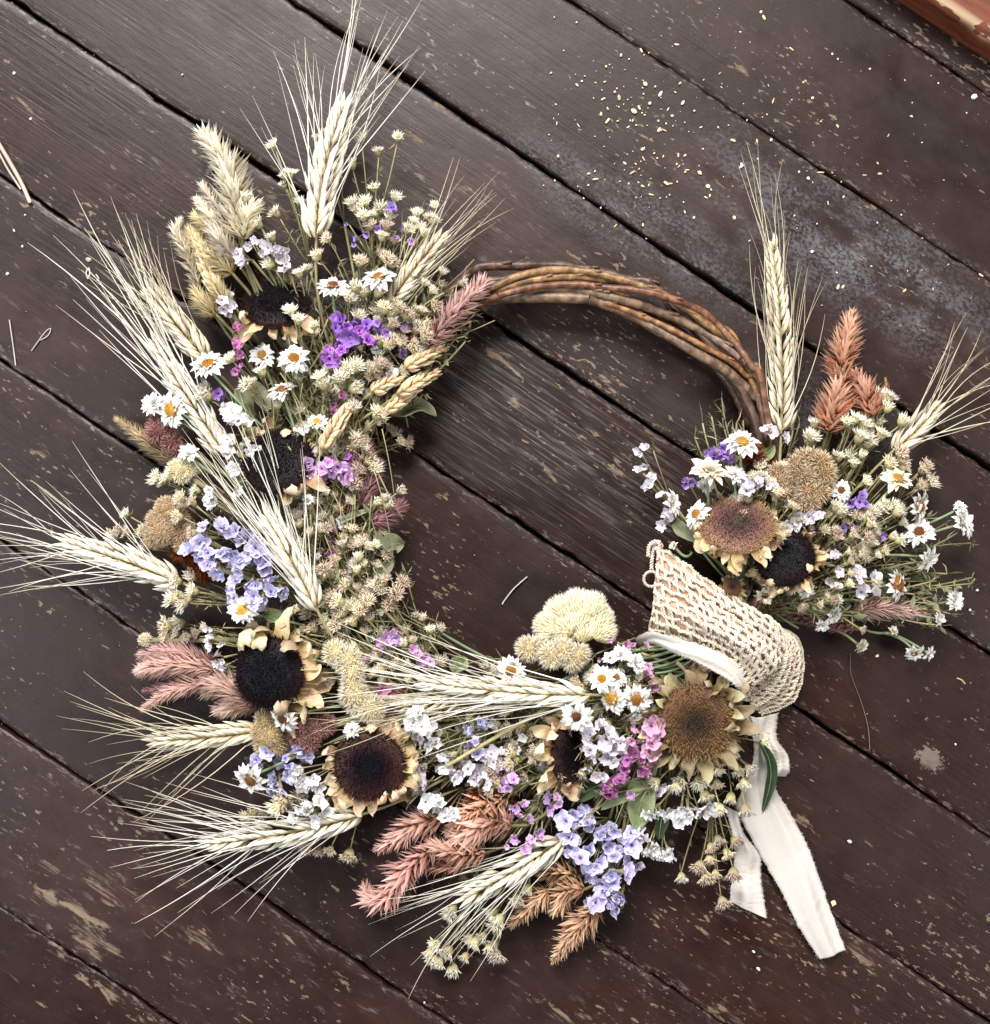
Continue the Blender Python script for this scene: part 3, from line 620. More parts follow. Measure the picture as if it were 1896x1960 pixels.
def sunflower(label, x, y, r, z, az, tilt, disc, petal='petal_tan', arcs=((0, 360),), npet=22, plen=.62, lift=8, nflo=1300, fh=.11, dome=.2):
    p = at(x, y, z / 1000); n = nrm(az, tilt); root = thing('dried_sunflower', label, 'sunflower', p); rr = r * U; MW = frame_z(p, n, rr, 0)
    mb = MB(); lathe(mb, [(.1, -.34), (.7, -.3), (.96, -.16), (1.0, -.02), (.92, dome * .35), (.62, dome * .75), (.3, dome * .8), (.02, dome * .7)], 26)
    mb.t = [1 - math.hypot(v[0], v[1]) * 0 - 0.0 if False else min(1, math.hypot(v[0], v[1])) for v in mb.v]
    put(root, 'disc', mb.mesh('disc', MT[disc]), MW)
    mb = MB()
    for i in range(nflo):
        q = math.sqrt((i + .5) / nflo) * 1.0; a = i * 2.39996; zz = dome * (.75 + .1 * math.sin(q * 5)) * (1 - q ** 3.2) - .02
        nn = (V((math.cos(a) * q ** 3, math.sin(a) * q ** 3, .9)) + rvec(.28)).normalized(); b = V((q * math.cos(a), q * math.sin(a), zz)); X = nn.orthogonal().normalized(); Y = nn.cross(X); s = .018
        h = fh * rnd(.5, 1.5) * (.55 + .7 * q); e = b + nn * h; s2 = s * rnd(.5, .9)
        mb.add([b + X * s, b + Y * s, b - X * s, b - Y * s, e + X * s2, e + Y * s2, e - X * s2, e - Y * s2], [(0, 1, 5, 4), (1, 2, 6, 5), (2, 3, 7, 6), (3, 0, 4, 7), (4, 5, 6, 7)], [q] * 8, rnd(0, 1))
    stuff(put(root, 'seed_florets', mb.mesh('seed_florets', MT[disc], False), MW))
    iz = MW.to_3x3().normalized().inverted()
    for lay in (0, 1):
        for i in range(npet):
            aw = 360 * (i + .5 * lay + rnd(-.25, .25)) / npet
            if not any(((aw - a0) % 360) <= (a1 - a0) for a0, a1 in arcs): continue
            dw = V((math.cos(math.radians(aw)), math.sin(math.radians(aw)), 0)); dl = iz @ dw; dl.z = 0; dl.normalize()
            el = math.radians(lift + rnd(-24, 34) - lay * 24); d = dl * math.cos(el) + V((0, 0, math.sin(el))); upv = V((0, 0, 1)) * math.cos(el) - dl * math.sin(el)
            b = dl * rnd(.86, .98) + V((0, 0, -.06 - .12 * lay)); put(root, 'petal', R.choice(SP[petal]), MW @ frame_y(b, d, upv, plen * rnd(.75, 1.45), rnd(-.5, .5)))
    o = origin(x, y, .018); mb = MB(); e = p - n * rr * .3
    tube(mb, bez(o, (o + e) / 2 - n * .008, e, 7), .0028, 7); ob('stem', local(root, mb).mesh('stem', MT['stem']), root)
    return root

def cockscomb(label, spec, r, z, mat, dens=1., fl_=4.2, flat=.75, group=None, name='crested_cockscomb', fine=1., zz=3., aim=None):
    dens *= 1.5; fine *= .72; fl_ *= 1.25; r *= .84
    P = [(at(x, y, (z + rnd(-zz, zz)) / 1000), r * U * rnd(.8, 1.12)) for x, y in pts(spec)]
    c = sum((p for p, _ in P), V()) / len(P); o = origin(c.x / U + 948, 980 - c.y / U, .015); root = thing(name, label, 'flower', c, group)
    body = MB(); fz = MB()
    for p, q in P:
        vs = []; fs = []; nu, nv = 10, 7
        for i in range(nv + 1):
            for j in range(nu):
                th = math.pi * i / nv; a = 2 * math.pi * j / nu; vs.append(p + V((math.sin(th) * math.cos(a), math.sin(th) * math.sin(a), math.cos(th) * flat)) * q * rnd(.9, 1.04))
        for i in range(nv):
            for j in range(nu): fs.append((i * nu + j, i * nu + (j + 1) % nu, (i + 1) * nu + (j + 1) % nu, (i + 1) * nu + j))
        body.add(vs, fs, [.25] * len(vs), .4)
        n = int(330 * dens * (q / .008) ** 2)
        for i in range(n):
            zc = 1 - 2 * (i + .5) / n
            if zc < -.55: continue
            a = i * 2.39996; s_ = math.sqrt(1 - zc * zc); nn = V((s_ * math.cos(a), s_ * math.sin(a), zc)); b = p + V((nn.x, nn.y, nn.z * flat)) * q * .93
            if any((b - p2).length < q2 * .82 for p2, q2 in P if p2 is not p): continue
            d = (nn + rvec(.32) + V((b.x - c.x, b.y - c.y, 0)) * 8).normalized()
            if aim: bi = b - at(aim[0], aim[1], z / 1000); bi.z *= .3; d = (nn * .55 + bi.normalized() * 1.0 + rvec(.22)).normalized()
            ln = fl_ / 1000 * rnd(.6, 1.15); X = d.orthogonal().normalized() * .00042 * fine; Y = d.cross(X); e = b + d * ln; m_ = b + d * ln * .6
            fz.add([b + X, b - X * .5 + Y * .9, b - X * .5 - Y * .9, m_ + X, m_ - X * .5 + Y * .9, m_ - X * .5 - Y * .9, e], [(0, 1, 4, 3), (1, 2, 5, 4), (2, 0, 3, 5), (3, 4, 6), (4, 5, 6), (5, 3, 6)], [0, 0, 0, .65, .65, .65, 1], rnd(0, 1))
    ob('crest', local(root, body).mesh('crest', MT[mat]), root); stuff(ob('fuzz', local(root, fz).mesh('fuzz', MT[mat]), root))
    st = MB(); tube(st, bez(o, (o + c) / 2, c, 5), .002, 6); ob('stem', local(root, st).mesh('stem', MT['stem']), root)
    return root

def leaf(label, P, width, mat, z=(30, 30), curl=.5, roll=0., group=None, name='dried_leaf', ends=.8):
    k = len(P); C = crom([at(x, y, (z[0] + (z[1] - z[0]) * i / (k - 1)) / 1000) for i, (x, y) in enumerate(P)], 14)
    root = thing(name, label, 'leaf', C[0], group); rows = []; W = width * U / 2; vein = MB(); mids = []
    ph = rnd(0, 6)
    for i, p in enumerate(C):
        f = i / 13; a = (C[min(i + 1, 13)] - C[max(i - 1, 0)]).normalized(); X = a.cross(V((0, 0, 1))).normalized(); Y = X.cross(a)
        th = roll + .3 * math.sin(f * 4 + ph); X, Y = X * math.cos(th) + Y * math.sin(th), Y * math.cos(th) - X * math.sin(th)
        wd = W * max(.04, math.sin(math.pi * min(1, .06 + f * .95)) ** ends); row = []
        for j in (-1, -.6, -.2, .2, .6, 1):
            row.append(p + X * j * wd + Y * (curl * wd * (j * j) + .12 * wd * math.sin(f * 13 + j * 3 + ph)))
        rows.append(row); mids.append(p + Y * .0003)
    mb = MB(); grid(mb, rows, [abs(j) for i in range(14) for j in (-1, -.6, -.2, .2, .6, 1)], rnd(0, 1))
    o = ob('blade', local(root, mb).mesh('blade', MT[mat]), root)
    tube(vein, mids, lambda f: .0006 * (1 - .8 * f), 5); ob('midrib', local(root, vein).mesh('midrib', MT['greenstem']), root)
    return root

# ================================================================== the wreath, thing by thing
# ---- loose foliage packed between the stems (nobody could count it)
def filler():
    mb = MB(); st = MB(); lv = MB()
    def clump(x, y, dx, dy, z):
        b = at(x, y, z); d = V((dx, -dy, 0)).normalized(); l = rnd(.02, .05)
        e = b + d * l + V((rnd(-.01, .01), rnd(-.01, .01), rnd(-.002, .014))); P = bez(b, (b + e) / 2 + rvec(.004), e, 5)
        P = [V((p.x, p.y, max(p.z, .004))) for p in P]; tube(st, P, .0007, 4, rnd(0, 1)); needles(mb, P, R.randrange(8, 18), rnd(7, 13))
        for _ in range(R.randrange(0, 4)):
            p = R.choice(P[1:]); d_ = (d * .6 + rvec(.8)).normalized(); l = rnd(.006, .013); X = d_.orthogonal().normalized().lerp(rvec(1), .3).normalized() * l * rnd(.14, .26); m = p + d_ * l * .5 + rvec(.0008); e2 = p + d_ * l + rvec(.001)
            if min(p.z, m.z, e2.z) < .004: continue
            lv.add([p, m + X, m + V((0, 0, l * .08)), m - X, e2], [(0, 1, 2), (0, 2, 3), (1, 4, 2), (2, 4, 3)], [0, .6, .3, .6, 1], rnd(0, 1))
    for i in range(950):
        a = rnd(-52, -236); q = RR + R.gauss(0, 46); x = CX + q * math.cos(math.radians(a)); y = CY - q * math.sin(math.radians(a))
        da = math.radians(a - 70 + rnd(-50, 50)); clump(x, y, math.cos(da), -math.sin(da), rnd(.012, .044))
    for i in range(200):
        f = rnd(.05, 1); a = math.radians(rnd(-6, 108)); x = 1450 + 300 * f * math.cos(a); y = 1160 - 290 * f * math.sin(a); 
        if x < 1300 and y > 1000: continue
        clump(x, y, math.cos(a), -math.sin(a), rnd(.008, .03))
    for i in range(240):            # thin dry stalks lying over the tangle
        a = rnd(-58, -232); q = RR + R.gauss(0, 55); b = ringpt(a, q, rnd(.03, .05)); da = math.radians(a - 80 + rnd(-40, 40)); l = rnd(.03, .075)
        e = b + V((math.cos(da), math.sin(da), 0)) * l + V((0, 0, rnd(-.01, .012))); tube(st, bez(b, (b + e) / 2 + rvec(.006), e, 7), .00042, 4, rnd(.5, 1))
    o = ob('dried_foliage', mb.mesh('dried_foliage', MT['needle'])); tag(o, 'fine dull green needle foliage filling the wreath between flowers', 'foliage'); stuff(o)
    o = ob('dried_leaflets', lv.mesh('dried_leaflets', MT['leaf'])); tag(o, 'small crumpled olive leaflets packed deep between the wreath flowers', 'leaves'); stuff(o)
    o = ob('foliage_stems', st.mesh('foliage_stems', MT['stem'])); tag(o, 'thin tangled olive stems packed between the wreath flowers', 'stems'); stuff(o)
filler()

# ---- rye ears
RG = 'bearded rye ears in the wreath'
ear('rye_ear', 'pale rye ear standing tallest at the top of the wreath, awns reaching the top edge', 'rye ear', (606, 455, 48), (664, 196, 40), 92, awn=(80, .36), nodes_=17, glen=19, bend=-8, group=RG)
ear('rye_ear', 'greyish rye ear leaning right beside the bare vine ring', 'rye ear', (748, 580, 42), (846, 452, 34), 58, 'dull', awn=(58, .22), nodes_=13, glen=15, group=RG)
ear('rye_ear', 'uppermost rye ear on the left side, awns fanning up left', 'rye ear', (398, 690, 34), (282, 552, 26), 66, 'dull', awn=(64, .24), nodes_=14, glen=16, group=RG)
ear('rye_ear', 'long rye ear behind the two left daisies, longest awn near the left edge', 'rye ear', (432, 868, 38), (293, 650, 30), 66, awn=(104, .20), nodes_=17, glen=17, group=RG)
ear('rye_ear', 'rye ear pointing left below the fuzzy tan cockscomb, awns cut by left edge', 'rye ear', (345, 1116, 34), (118, 1036, 24), 74, awn=(82, .42), nodes_=16, glen=18, bend=6, group=RG)
ear('rye_ear', 'rye ear in the middle of the left side, right of the big lavender flowers', 'rye ear', (606, 1165, 60), (508, 985, 58), 62, awn=(88, .22), nodes_=16, glen=17, bend=5, group=RG)
ear('rye_ear', 'cream rye ear pointing left below the pink plumes and black sunflower', 'rye ear', (500, 1400, 34), (292, 1418, 22), 62, 'dull', awn=(72, .48), nodes_=16, glen=16, group=RG)
ear('rye_ear', 'bright rye ear at the lower left below the maroon sunflower', 'rye ear', (690, 1560, 36), (388, 1614, 20), 74, awn=(82, .40), nodes_=19, glen=17, bend=-6, group=RG)
ear('rye_ear', 'rye ear lying sideways below the yellow cockscombs, awns crossing the black sunflower', 'rye ear', (1128, 1330, 62), (800, 1302, 60), 58, awn=(86, .20), nodes_=20, glen=17, bend=-5, group=RG)
ear('rye_ear', 'half hidden rye ear behind white statice, its awns crossing above the maroon sunflower', 'rye ear', (880, 1335, 54), (765, 1352, 56), 44, 'dull', awn=(72, .13), nodes_=6, glen=14, group=RG)
ear('rye_ear', 'white rye ear at the bottom pointing down left over cream buds', 'rye ear', (1074, 1608, 40), (885, 1722, 26), 74, awn=(72, .34), nodes_=14, glen=18, group=RG)
ear('rye_ear', 'upright rye ear on the right, touching the end of the bare vine ring', 'rye ear', (1496, 832, 36), (1476, 462, 26), 64, 'dull', awn=(64, .17), nodes_=24, glen=15.5, bend=6, group=RG)
ear('rye_ear', 'rye ear leaning to the right edge beside the salmon spikes', 'rye ear', (1712, 862, 32), (1795, 778, 24), 52, 'dull', awn=(72, .36), nodes_=11, glen=15, group=RG)
# ---- awnless wheat
WG = 'awnless tan wheat heads'
ear('wheat_head', 'tan wheat head nearest the pink tipped plume on the inner edge', 'wheat', (776, 706, 50), (850, 665, 38), 34, 'wheat', None, 8, 10, group=WG)
ear('wheat_head', 'middle tan wheat head pointing into the ring, brown thread tip', 'wheat', (760, 758, 50), (836, 712, 36), 36, 'wheat', None, 8, 10, group=WG)
ear('wheat_head', 'lowest of the tan wheat heads above the folded grey green leaf', 'wheat', (738, 792, 46), (790, 748, 38), 32, 'wheat', None, 6, 10, group=WG)
ear('wheat_head', 'short tan wheat head left of the wheat bunch on the inner edge', 'wheat', (712, 752, 52), (766, 722, 48), 30, 'wheat', None, 6, 9.5, group=WG)
ear('wheat_head', 'plump golden wheat head right of the upper dark sunflowers', 'wheat', (618, 862, 60), (668, 778, 54), 40, 'wheat', None, 9, 11, group=WG)
ear('wheat_head', 'brownish wheat head below the cream plumes at upper left', 'wheat', (424, 572, 34), (374, 455, 24), 40, 'wheat', None, 12, 11, group=WG)
# ---- plumes, upper left
PG = 'cream and tan plumes at the upper left'
spike('largest cream feathery plume at the upper left, tip leaning left', pts('A930,1330 880,900 800,560 570,240'), 62, 'pl_cream', 520, (40, 26), 44, 1., 'feathery_plume', PG, tipw=.4)
spike('short cream plume close under the largest plume', pts('A850,1300 690,1000 530,745'), 32, 'pl_cream', 260, (38, 26), 42, 1., 'feathery_plume', PG, tipw=.3)
spike('cream plume third from the top, leaning left', pts('A830,1390 650,1120 475,905'), 36, 'pl_cream', 280, (36, 24), 42, 1., 'feathery_plume', PG, tipw=.25)
spike('small tan plume with its brown tip pointing left', pts('A760,1340 600,1190 440,1080'), 36, 'pl_tan', 200, (32, 18), 42, 1., 'feathery_plume', PG, tipw=.25)
spike('leftmost cream plume with a thin pointed tip', pts('A500,1830 370,1480 255,1250 300,1110'), 36, 'pl_cream', 300, (30, 18), 40, 1., 'feathery_plume', PG, tipw=.1)
spike('dull tan plume behind the leftmost cream plume', pts('A660,1700 520,1450 400,1260'), 50, 'pl_tan', 260, (26, 16), 42, .8, 'feathery_plume', PG, tipw=.25)
spike('white tuft right beside the largest plume stem', pts('A960,1330 1000,1120 1070,990'), 38, 'pl_cream', 230, (46, 42), 42, 1., 'feathery_plume', PG, tipw=.5)
spike('small straw plume above the white and lilac clover head', pts('C690,380 560,260 450,90'), 40, 'pl_tan', 200, (38, 26), 42, .8, 'feathery_plume', PG, tipw=.2)
spike('cream seed plume filling the gap under the largest plume', pts('A900,1560 760,1380 620,1180'), 44, 'pl_cream', 260, (40, 34), 42, 1., 'feathery_plume', PG, tipw=.2)
spike('tan seed plume low between the leftmost plume and the white statice', pts('A860,1700 700,1560 520,1400'), 46, 'pl_tan', 260, (38, 28), 42, 1., 'feathery_plume', PG, tipw=.2)
spike('brown feathery plume poking left below the two white daisies', pts('E390,330 230,200 0,40 -250,-140'), 40, 'pl_tan', 300, (26, 12), 42, .8, 'feathery_plume', None, tipw=.15)
spike('thin tan plume beside the dark upper sunflower', pts('C840,330 720,130 640,-60'), 34, 'pl_tan', 170, (44, 34), 40, .8, 'feathery_plume', PG, tipw=.2)
# ---- celosia spikes
SG = 'celosia spikes in the wreath'
spike('long tan spike with pink tip lying on the vine ring', pts('D1300,850 1500,590 1720,360 1900,180'), 46, 'pl_rose', 330, (48, 44), 40, 1., group=SG, tipw=.45)
spike('mauve spike on the inner edge pointing up, above the green thread leaf', pts('F830,800 960,560 1080,320'), 42, 'pl_mauve', 230, (44, 30), 44, .8, group=SG)
spike('mauve spike on the inner edge pointing right', pts('F950,980 1130,900 1300,790'), 40, 'pl_mauve', 200, (40, 26), 44, .8, group=SG, tipw=.3)
spike('dull mauve spike behind cream buds near the wheat', pts('F760,420 860,290 900,190'), 44, 'pl_mauve', 180, (40, 34), 44, .8, group=SG, tipw=.4)
spike('blurred mauve spike tucked beside the orchid statice', pts('F700,960 680,780 640,690'), 40, 'pl_mauve', 180, (38, 34), 44, .8, group=SG, tipw=.4)
spike('topmost dusty pink plume left of the black sunflower', pts('G840,620 560,540 330,500 150,540'), 40, 'pl_rose', 300, (30, 18), 40, .9, group=SG, tipw=.3)
spike('pale pink plume left of the black sunflower, widest of them', pts('G830,680 520,630 250,650 110,690'), 46, 'pl_rose', 300, (34, 18), 40, .9, group=SG, tipw=.15)
spike('straw and pink plume left of the black sunflower with drooping tip', pts('G820,790 580,820 340,910 140,1050'), 38, 'pl_rose', 300, (34, 12), 38, .9, group=SG, tipw=.1)
spike('short dark pink plume between the longer plumes left of the black sunflower', pts('G700,790 420,820 150,880'), 30, 'pl_mauve', 220, (24, 14), 38, .9, group=SG, tipw=.1)
spike('rose plume touching the lower left rim of the black sunflower', pts('G1240,1010 1080,920 900,820 760,840'), 58, 'pl_rose', 380, (36, 26), 42, .9, group=SG, tipw=.3)
spike('fuzzy rose plume just above the cream rye ear, pointing down left', pts('G1220,960 1040,990 860,1050'), 44, 'pl_rose', 260, (32, 20), 42, .9, group=SG, tipw=.3)
CG = 'coral celosia spikes at the bottom'
spike('coral spike nearest the maroon sunflower', pts('P970,470 740,530 560,650 400,750'), 54, 'pl_coral', 250, (36, 18), 46, 1.15, group=CG, tipw=.08)
spike('longest coral spike, its tip curling up at the left', pts('P900,720 690,880 500,1130 370,1180 295,1085'), 56, 'pl_coral', 320, (34, 12), 46, 1.15, group=CG, tipw=.22)
spike('coral spike behind white statice pointing down left', pts('P1500,290 1280,380 1120,480 1005,610'), 50, 'pl_salmon', 250, (42, 34), 46, 1.15, group=CG, tipw=.08)
spike('wide coral spike in front of the pink buds', pts('P1560,540 1400,500 1230,580 1080,640'), 62, 'pl_coral', 260, (44, 36), 50, 1.15, group=CG, tipw=.3)
spike('coral spike pointing up left between the others', pts('P1340,770 1130,780 960,740 830,660'), 50, 'pl_coral', 250, (38, 30), 46, 1.15, group=CG, tipw=.08)
spike('short dull coral spike underneath, half in shadow', pts('P1200,840 1020,880 840,910'), 34, 'pl_salmon', 170, (24, 16), 46, 1.1, group=CG, tipw=.15)
spike('terracotta spike behind the cream buds at the bottom', pts('O620,1180 450,1330 250,1520'), 44, 'pl_terra', 240, (26, 12), 46, 1.1, group=CG, tipw=.08)
spike('terracotta spike with bent tip left of the lavender flowers', pts('O960,1180 800,1190 720,1300 660,1410'), 48, 'pl_terra', 240, (34, 16), 46, 1.1, group=CG, tipw=.08)
spike('lowest terracotta spike hanging below the lavender flowers', pts('O1080,1340 940,1480 800,1650 660,1850'), 54, 'pl_terra', 320, (30, 10), 46, 1.1, group=CG, tipw=.05)
spike('dark terracotta spike half buried above the lowest buds', pts('O900,1060 700,1020 560,1000'), 44, 'pl_terra', 180, (26, 24), 46, 1.1, group=CG, tipw=.3)
TG = 'salmon celosia spikes on the right'
spike('tall salmon spike highest on the right bouquet', pts('L500,740 500,500 560,280 605,60'), 60, 'pl_salmon', 330, (30, 22), 46, 1.1, group=TG, tipw=.06)
spike('lower salmon spike with a spiky top beside the tan buds', pts('L370,1200 420,980 480,740'), 62, 'pl_salmon', 260, (34, 30), 48, 1.15, group=TG, tipw=.35)
spike('orange salmon spike on the right of the three', pts('L800,1050 740,850 620,630'), 54, 'pl_salmon', 270, (34, 28), 46, 1.1, group=TG, tipw=.12)
spike('tiny rust tip poking out above the pale buds', pts('L870,800 920,760 915,680'), 12, 'pl_brown', 60, (22, 18), 30, 1.1, group=TG, tipw=.2)
spike('pink spike lying right among the loose daisy stems', pts('M600,1210 900,1170 1120,1200 1370,1230'), 42, 'pl_rose', 250, (26, 14), 34, .9, group=TG, tipw=.08)
spike('dark red spike under the daisy stems beside the lace', pts('M640,1350 400,1300 180,1260 -60,1230'), 34, 'pl_mauve', 200, (16, 14), 30, .9, group=TG, tipw=.3)
# ---- dried sunflowers
sunflower('dark sunflower at the top left, tan curled petals below it', 530, 584, 62, 42, 90, 44, 'disc_black', arcs=((215, 330),), npet=14, plen=.6)
sunflower('dark sunflower half hidden behind the middle rye ear awns', 532, 884, 64, 54, 100, 26, 'disc_black', arcs=((20, 170), (280, 340)), npet=22, plen=.6)
sunflower('large black sunflower with golden curled petals on its right side', 516, 1288, 66, 58, 190, 14, 'disc_black', arcs=((-70, 140),), npet=20, plen=.85, lift=4)
sunflower('maroon black sunflower with pale petals, lower left of the wreath', 708, 1466, 65, 54, 250, 8, 'disc_maroon', arcs=((-100, 110), (150, 260)), npet=20, plen=.72)
sunflower('dark sunflower turned to the right at the bottom, petals on its left', 1092, 1440, 56, 46, 0, 48, 'disc_maroon', arcs=((80, 300),), npet=20, plen=.72)
sunflower('big tan brown sunflower beside the ribbon', 1332, 1382, 70, 58, 250, 10, 'disc_tan', 'petal_olive', npet=22, plen=.62)
sunflower('rosy brown sunflower above the lace, tan petals drooping', 1412, 1006, 66, 58, 96, 44, 'disc_rose', arcs=((170, 400),), npet=24, plen=.55, lift=-25)
sunflower('black sunflower right of the rosy brown one', 1503, 1068, 54, 50, 120, 22, 'disc_black', 'petal_tan', arcs=((-110, 60), (200, 262)), npet=20, plen=.5)
sunflower('small closed tan sunflower bud at the lace edge', 1401, 1124, 17, 50, 100, 20, 'disc_tan', 'petal_olive', npet=10, plen=.9, lift=-20, nflo=120, fh=.2, dome=.6)
# ---- cockscombs
cockscomb('fan shaped cream yellow cockscomb inside the bottom of the ring', 'I640,400 740,270 880,210 1010,220 1080,330 1100,440 900,330 760,400 930,450', 25, 42, 'fz_yellow', 1.3, 5.4, flat=.5, aim=(1118, 1245))
cockscomb('lower pale yellow cockscomb crest, curled, below the fan shaped one', 'I430,600 540,580 640,660 740,610 840,690 900,650', 20, 52, 'fz_yellow', 1.3, 4.4, flat=.6)
cockscomb('bean shaped yellow cockscomb beside the black sunflower', 'H290,520 400,590 450,690 450,800 460,910 520,1010 620,1040', 22, 56, 'fz_yellow', 1.1, 4.4)
cockscomb('tan brown fluffy cockscomb in the right bouquet', 'K1620,530 1690,480 1770,475 1850,520 1890,610 1880,710 1840,800 1770,880 1680,890 1640,610 1700,660 1760,690 1730,780', 14.5, 52, 'fz_brown', 1.2, 4.6)
cockscomb('small fluffy brown crest left of the tan brown cockscomb', 'K1440,620 1490,700 1540,790', 15, 46, 'fz_brown', 1.2, 4.4)
cockscomb('large rounded tan cockscomb on the left, right above the sideways rye ear', 'E300,830 210,960 170,1110 250,1060 400,940 470,1060 470,1170 330,900', 24, 44, 'fz_tan', 1.3, 3.2)
cockscomb('round tan cockscomb with a white daisy on it, lower left', 'G1290,1130 1250,1250 1340,1290 1390,1360 1300,1370', 21, 42, 'fz_tan', 1.3, 3.4)
cockscomb('pale yellow fuzzy tuft under white petals, left side', 'E400,400 490,400 450,440', 16, 46, 'fz_yellow', 1.2, 3.4)
cockscomb('dusty rose cockscomb right of the round tan one', 'G1620,1200 1730,1260 1830,1190 1700,1340 1600,1290', 19, 44, 'fz_rose', 1.2, 4)
cockscomb('dusty pink fluffy crest below the left white daisies', 'C70,1520 140,1620 210,1740 270,1830 60,1620', 18, 34, 'fz_rose', 1.2, 4.4)
cockscomb('dark rust red crest between tan cockscomb and lavender flowers', 'E430,1260 540,1340 640,1430 700,1510', 15, 38, 'fz_red', 1.2, 4.4)
cockscomb('dark red crest hidden behind white daisy in the right bouquet', 'K1230,470 1300,560 1260,640', 20, 34, 'fz_red', 1.2, 4.4)
cockscomb('deep pink crest under the sideways rye ear', 'H620,900 720,960 800,900 760,1040 860,960', 18, 46, 'fz_rose', 1.2, 4.4)
cockscomb('rust brown spiky crest at the bottom middle', 'H1650,1850 1750,1800 1830,1880', 20, 38, 'fz_red', 1., 5)
cockscomb('small round fuzzy ball left of the pink plumes', 'G172,398', 13, 26, 'fz_yellow', 1.6, 2.4)
# ---- everlasting daisies
DG = 'white everlasting daisies'
def D_(label, spec, r, z=56, az=0, tilt=20, **k): x, y = pts(spec)[0]; return daisy(label, x, y, r, z, az, tilt, group=DG, **k)
D_('white daisy with tall orange centre at upper left, petals hanging below', 'C600,920', 34, 54, 100, 48)
D_('white daisy with bright orange centre below the top left sunflower', 'C1510,850', 29, 62, 70, 20)
D_('white daisy facing left with amber centre, right one of the left pair', 'C215,1390', 36, 46, 185, 34)
D_('closed white daisy, left one of the left pair', 'C20,1330', 28, 42, 150, 30, open_=.45, center=None)
D_('white daisy seen from the side with rust centre, middle upper left', 'C1385,1190', 28, 56, 100, 58, center='rust')
D_('dull shaded daisy with brown centre above the bright orange one', 'C1170,810', 24, 48, 60, 20, center='rust')
D_('orange daisy centre peeping beside the golden wheat', 'C1755,1520', 20, 54, 90, 40)
D_('white daisy with brown dome above the magenta statice', 'D300,220', 30, 52, 80, 50, center='rust')
D_('white pointed daisy beside the greyish rye ear', 'D790,130', 32, 56, 100, 52, center='rust')
D_('white daisy petals above the yellow fuzzy tuft', 'E520,230', 24, 52, 90, 45, open_=.7, center=None)
D_('white daisy with flat orange centre under the lavender flowers', 'G1075,125', 27, 56, 100, 14)
D_('white daisy on the round tan cockscomb', 'G1465,1120', 30, 60, 215, 40, center='rust')
D_('shaggy white daisy left of the lower left lavender flowers', 'G1165,1690', 33, 46, 230, 40, center='rust')
D_('small white daisy below the bean shaped cockscomb', 'H440,1240', 20, 58, 120, 40, open_=.7, center=None)
D_('white daisy standing alone left of the curled cockscomb', 'I275,800', 30, 54, 190, 26)
D_('white daisy with small orange centre, upper left of the daisy cluster', 'I1110,880', 25, 64, 120, 16, cs=.9)
D_('rust centre between two daisies of the cluster', 'I1240,870', 20, 60, 80, 35, center='rust')
D_('white daisy with large golden dome, lower left of the daisy cluster', 'I1215,1050', 30, 62, 195, 42, cs=1.2)
D_('white daisy with golden brown centre, lower right of the daisy cluster', 'I1435,1060', 29, 64, 250, 22, cs=1.1)
D_('white daisy with brown threads above the right turned sunflower', 'I875,1225', 30, 68, 260, 8, center='rust', cs=.8)
D_('closed white daisy seen from behind at the top of the daisy cluster', 'I1420,740', 28, 56, 40, 60, open_=.75, center=None)
D_('white budding daisy touching the fan cockscomb', 'I1285,650', 22, 52, 80, 40, open_=.3, center=None)
D_('white daisy bud next to the top of the daisy cluster', 'I1190,690', 18, 50, 120, 40, open_=.3, center=None)
D_('tiny white bud behind the rye awns, left middle', 'F300,730', 16, 56, 90, 40, open_=.15, center=None)
D_('white daisy held upright over the purple statice, right bouquet', 'K1110,345', 34, 52, 85, 54)
D_('round cream strawflower on a bare stem, right bouquet', 'K800,600', 35, 58, 88, 56, center=None, mat='cream', np_=(20, 20, 18), open_=.95, stemto=(1357, 985, 40))
D_('dull white daisy behind the cream strawflower', 'K1050,640', 26, 48, 85, 52, open_=.8, center=None)
D_('small white flower behind the stem of the cream strawflower', 'K770,750', 20, 44, 85, 50, open_=.7, center=None)
D_('white daisy facing right at the left edge of the right bouquet', 'K460,900', 25, 42, 10, 52, center=None)
D_('daisy with golden dome left of the rosy brown sunflower', 'K700,1010', 28, 48, 150, 52)
D_('small neat white daisy right of the tan brown cockscomb', 'L500,1740', 20, 50, 90, 12, center='rust')
D_('creamy white daisy seen from the side under the far right rye ear', 'L1020,1640', 36, 44, 85, 58, mat='cream', open_=.85)
D_('white daisy with orange centre turned right, upper of the right edge pair', 'M1220,220', 31, 42, 350, 52)
D_('white daisy with brown centre, lower of the right edge pair', 'M1230,470', 29, 40, 110, 34, center='rust')
D_('white daisy with orange dome turned right on a curved stem', 'M1010,950', 31, 40, 5, 54, cs=1.25, stemto=(1560, 1140, 24))
D_('shaggy white daisy on a straight stem near the right edge', 'M1300,710', 32, 36, 330, 60, center=None, open_=.8, stemto=(1600, 1082, 30))
D_('outermost white daisy high on the right on a long stem', 'M1635,380', 34, 34, 20, 58, center=None, open_=.8, stemto=(1650, 1070, 26))
D_('small white petals on top of the outermost right daisy', 'M1610,230', 16, 34, 80, 50, center=None, open_=.6, stemto=(1650, 1040, 26))
D_('star like white daisy at the far right end of the pink spike', 'M1560,1100', 26, 28, 20, 40, center=None, open_=.8, stemto=(1640, 1178, 20))
D_('white daisy bud at the tip of the long green stem', 'M1405,1275', 20, 24, 350, 60, center=None, open_=.4, stemto=(1560, 1168, 22))
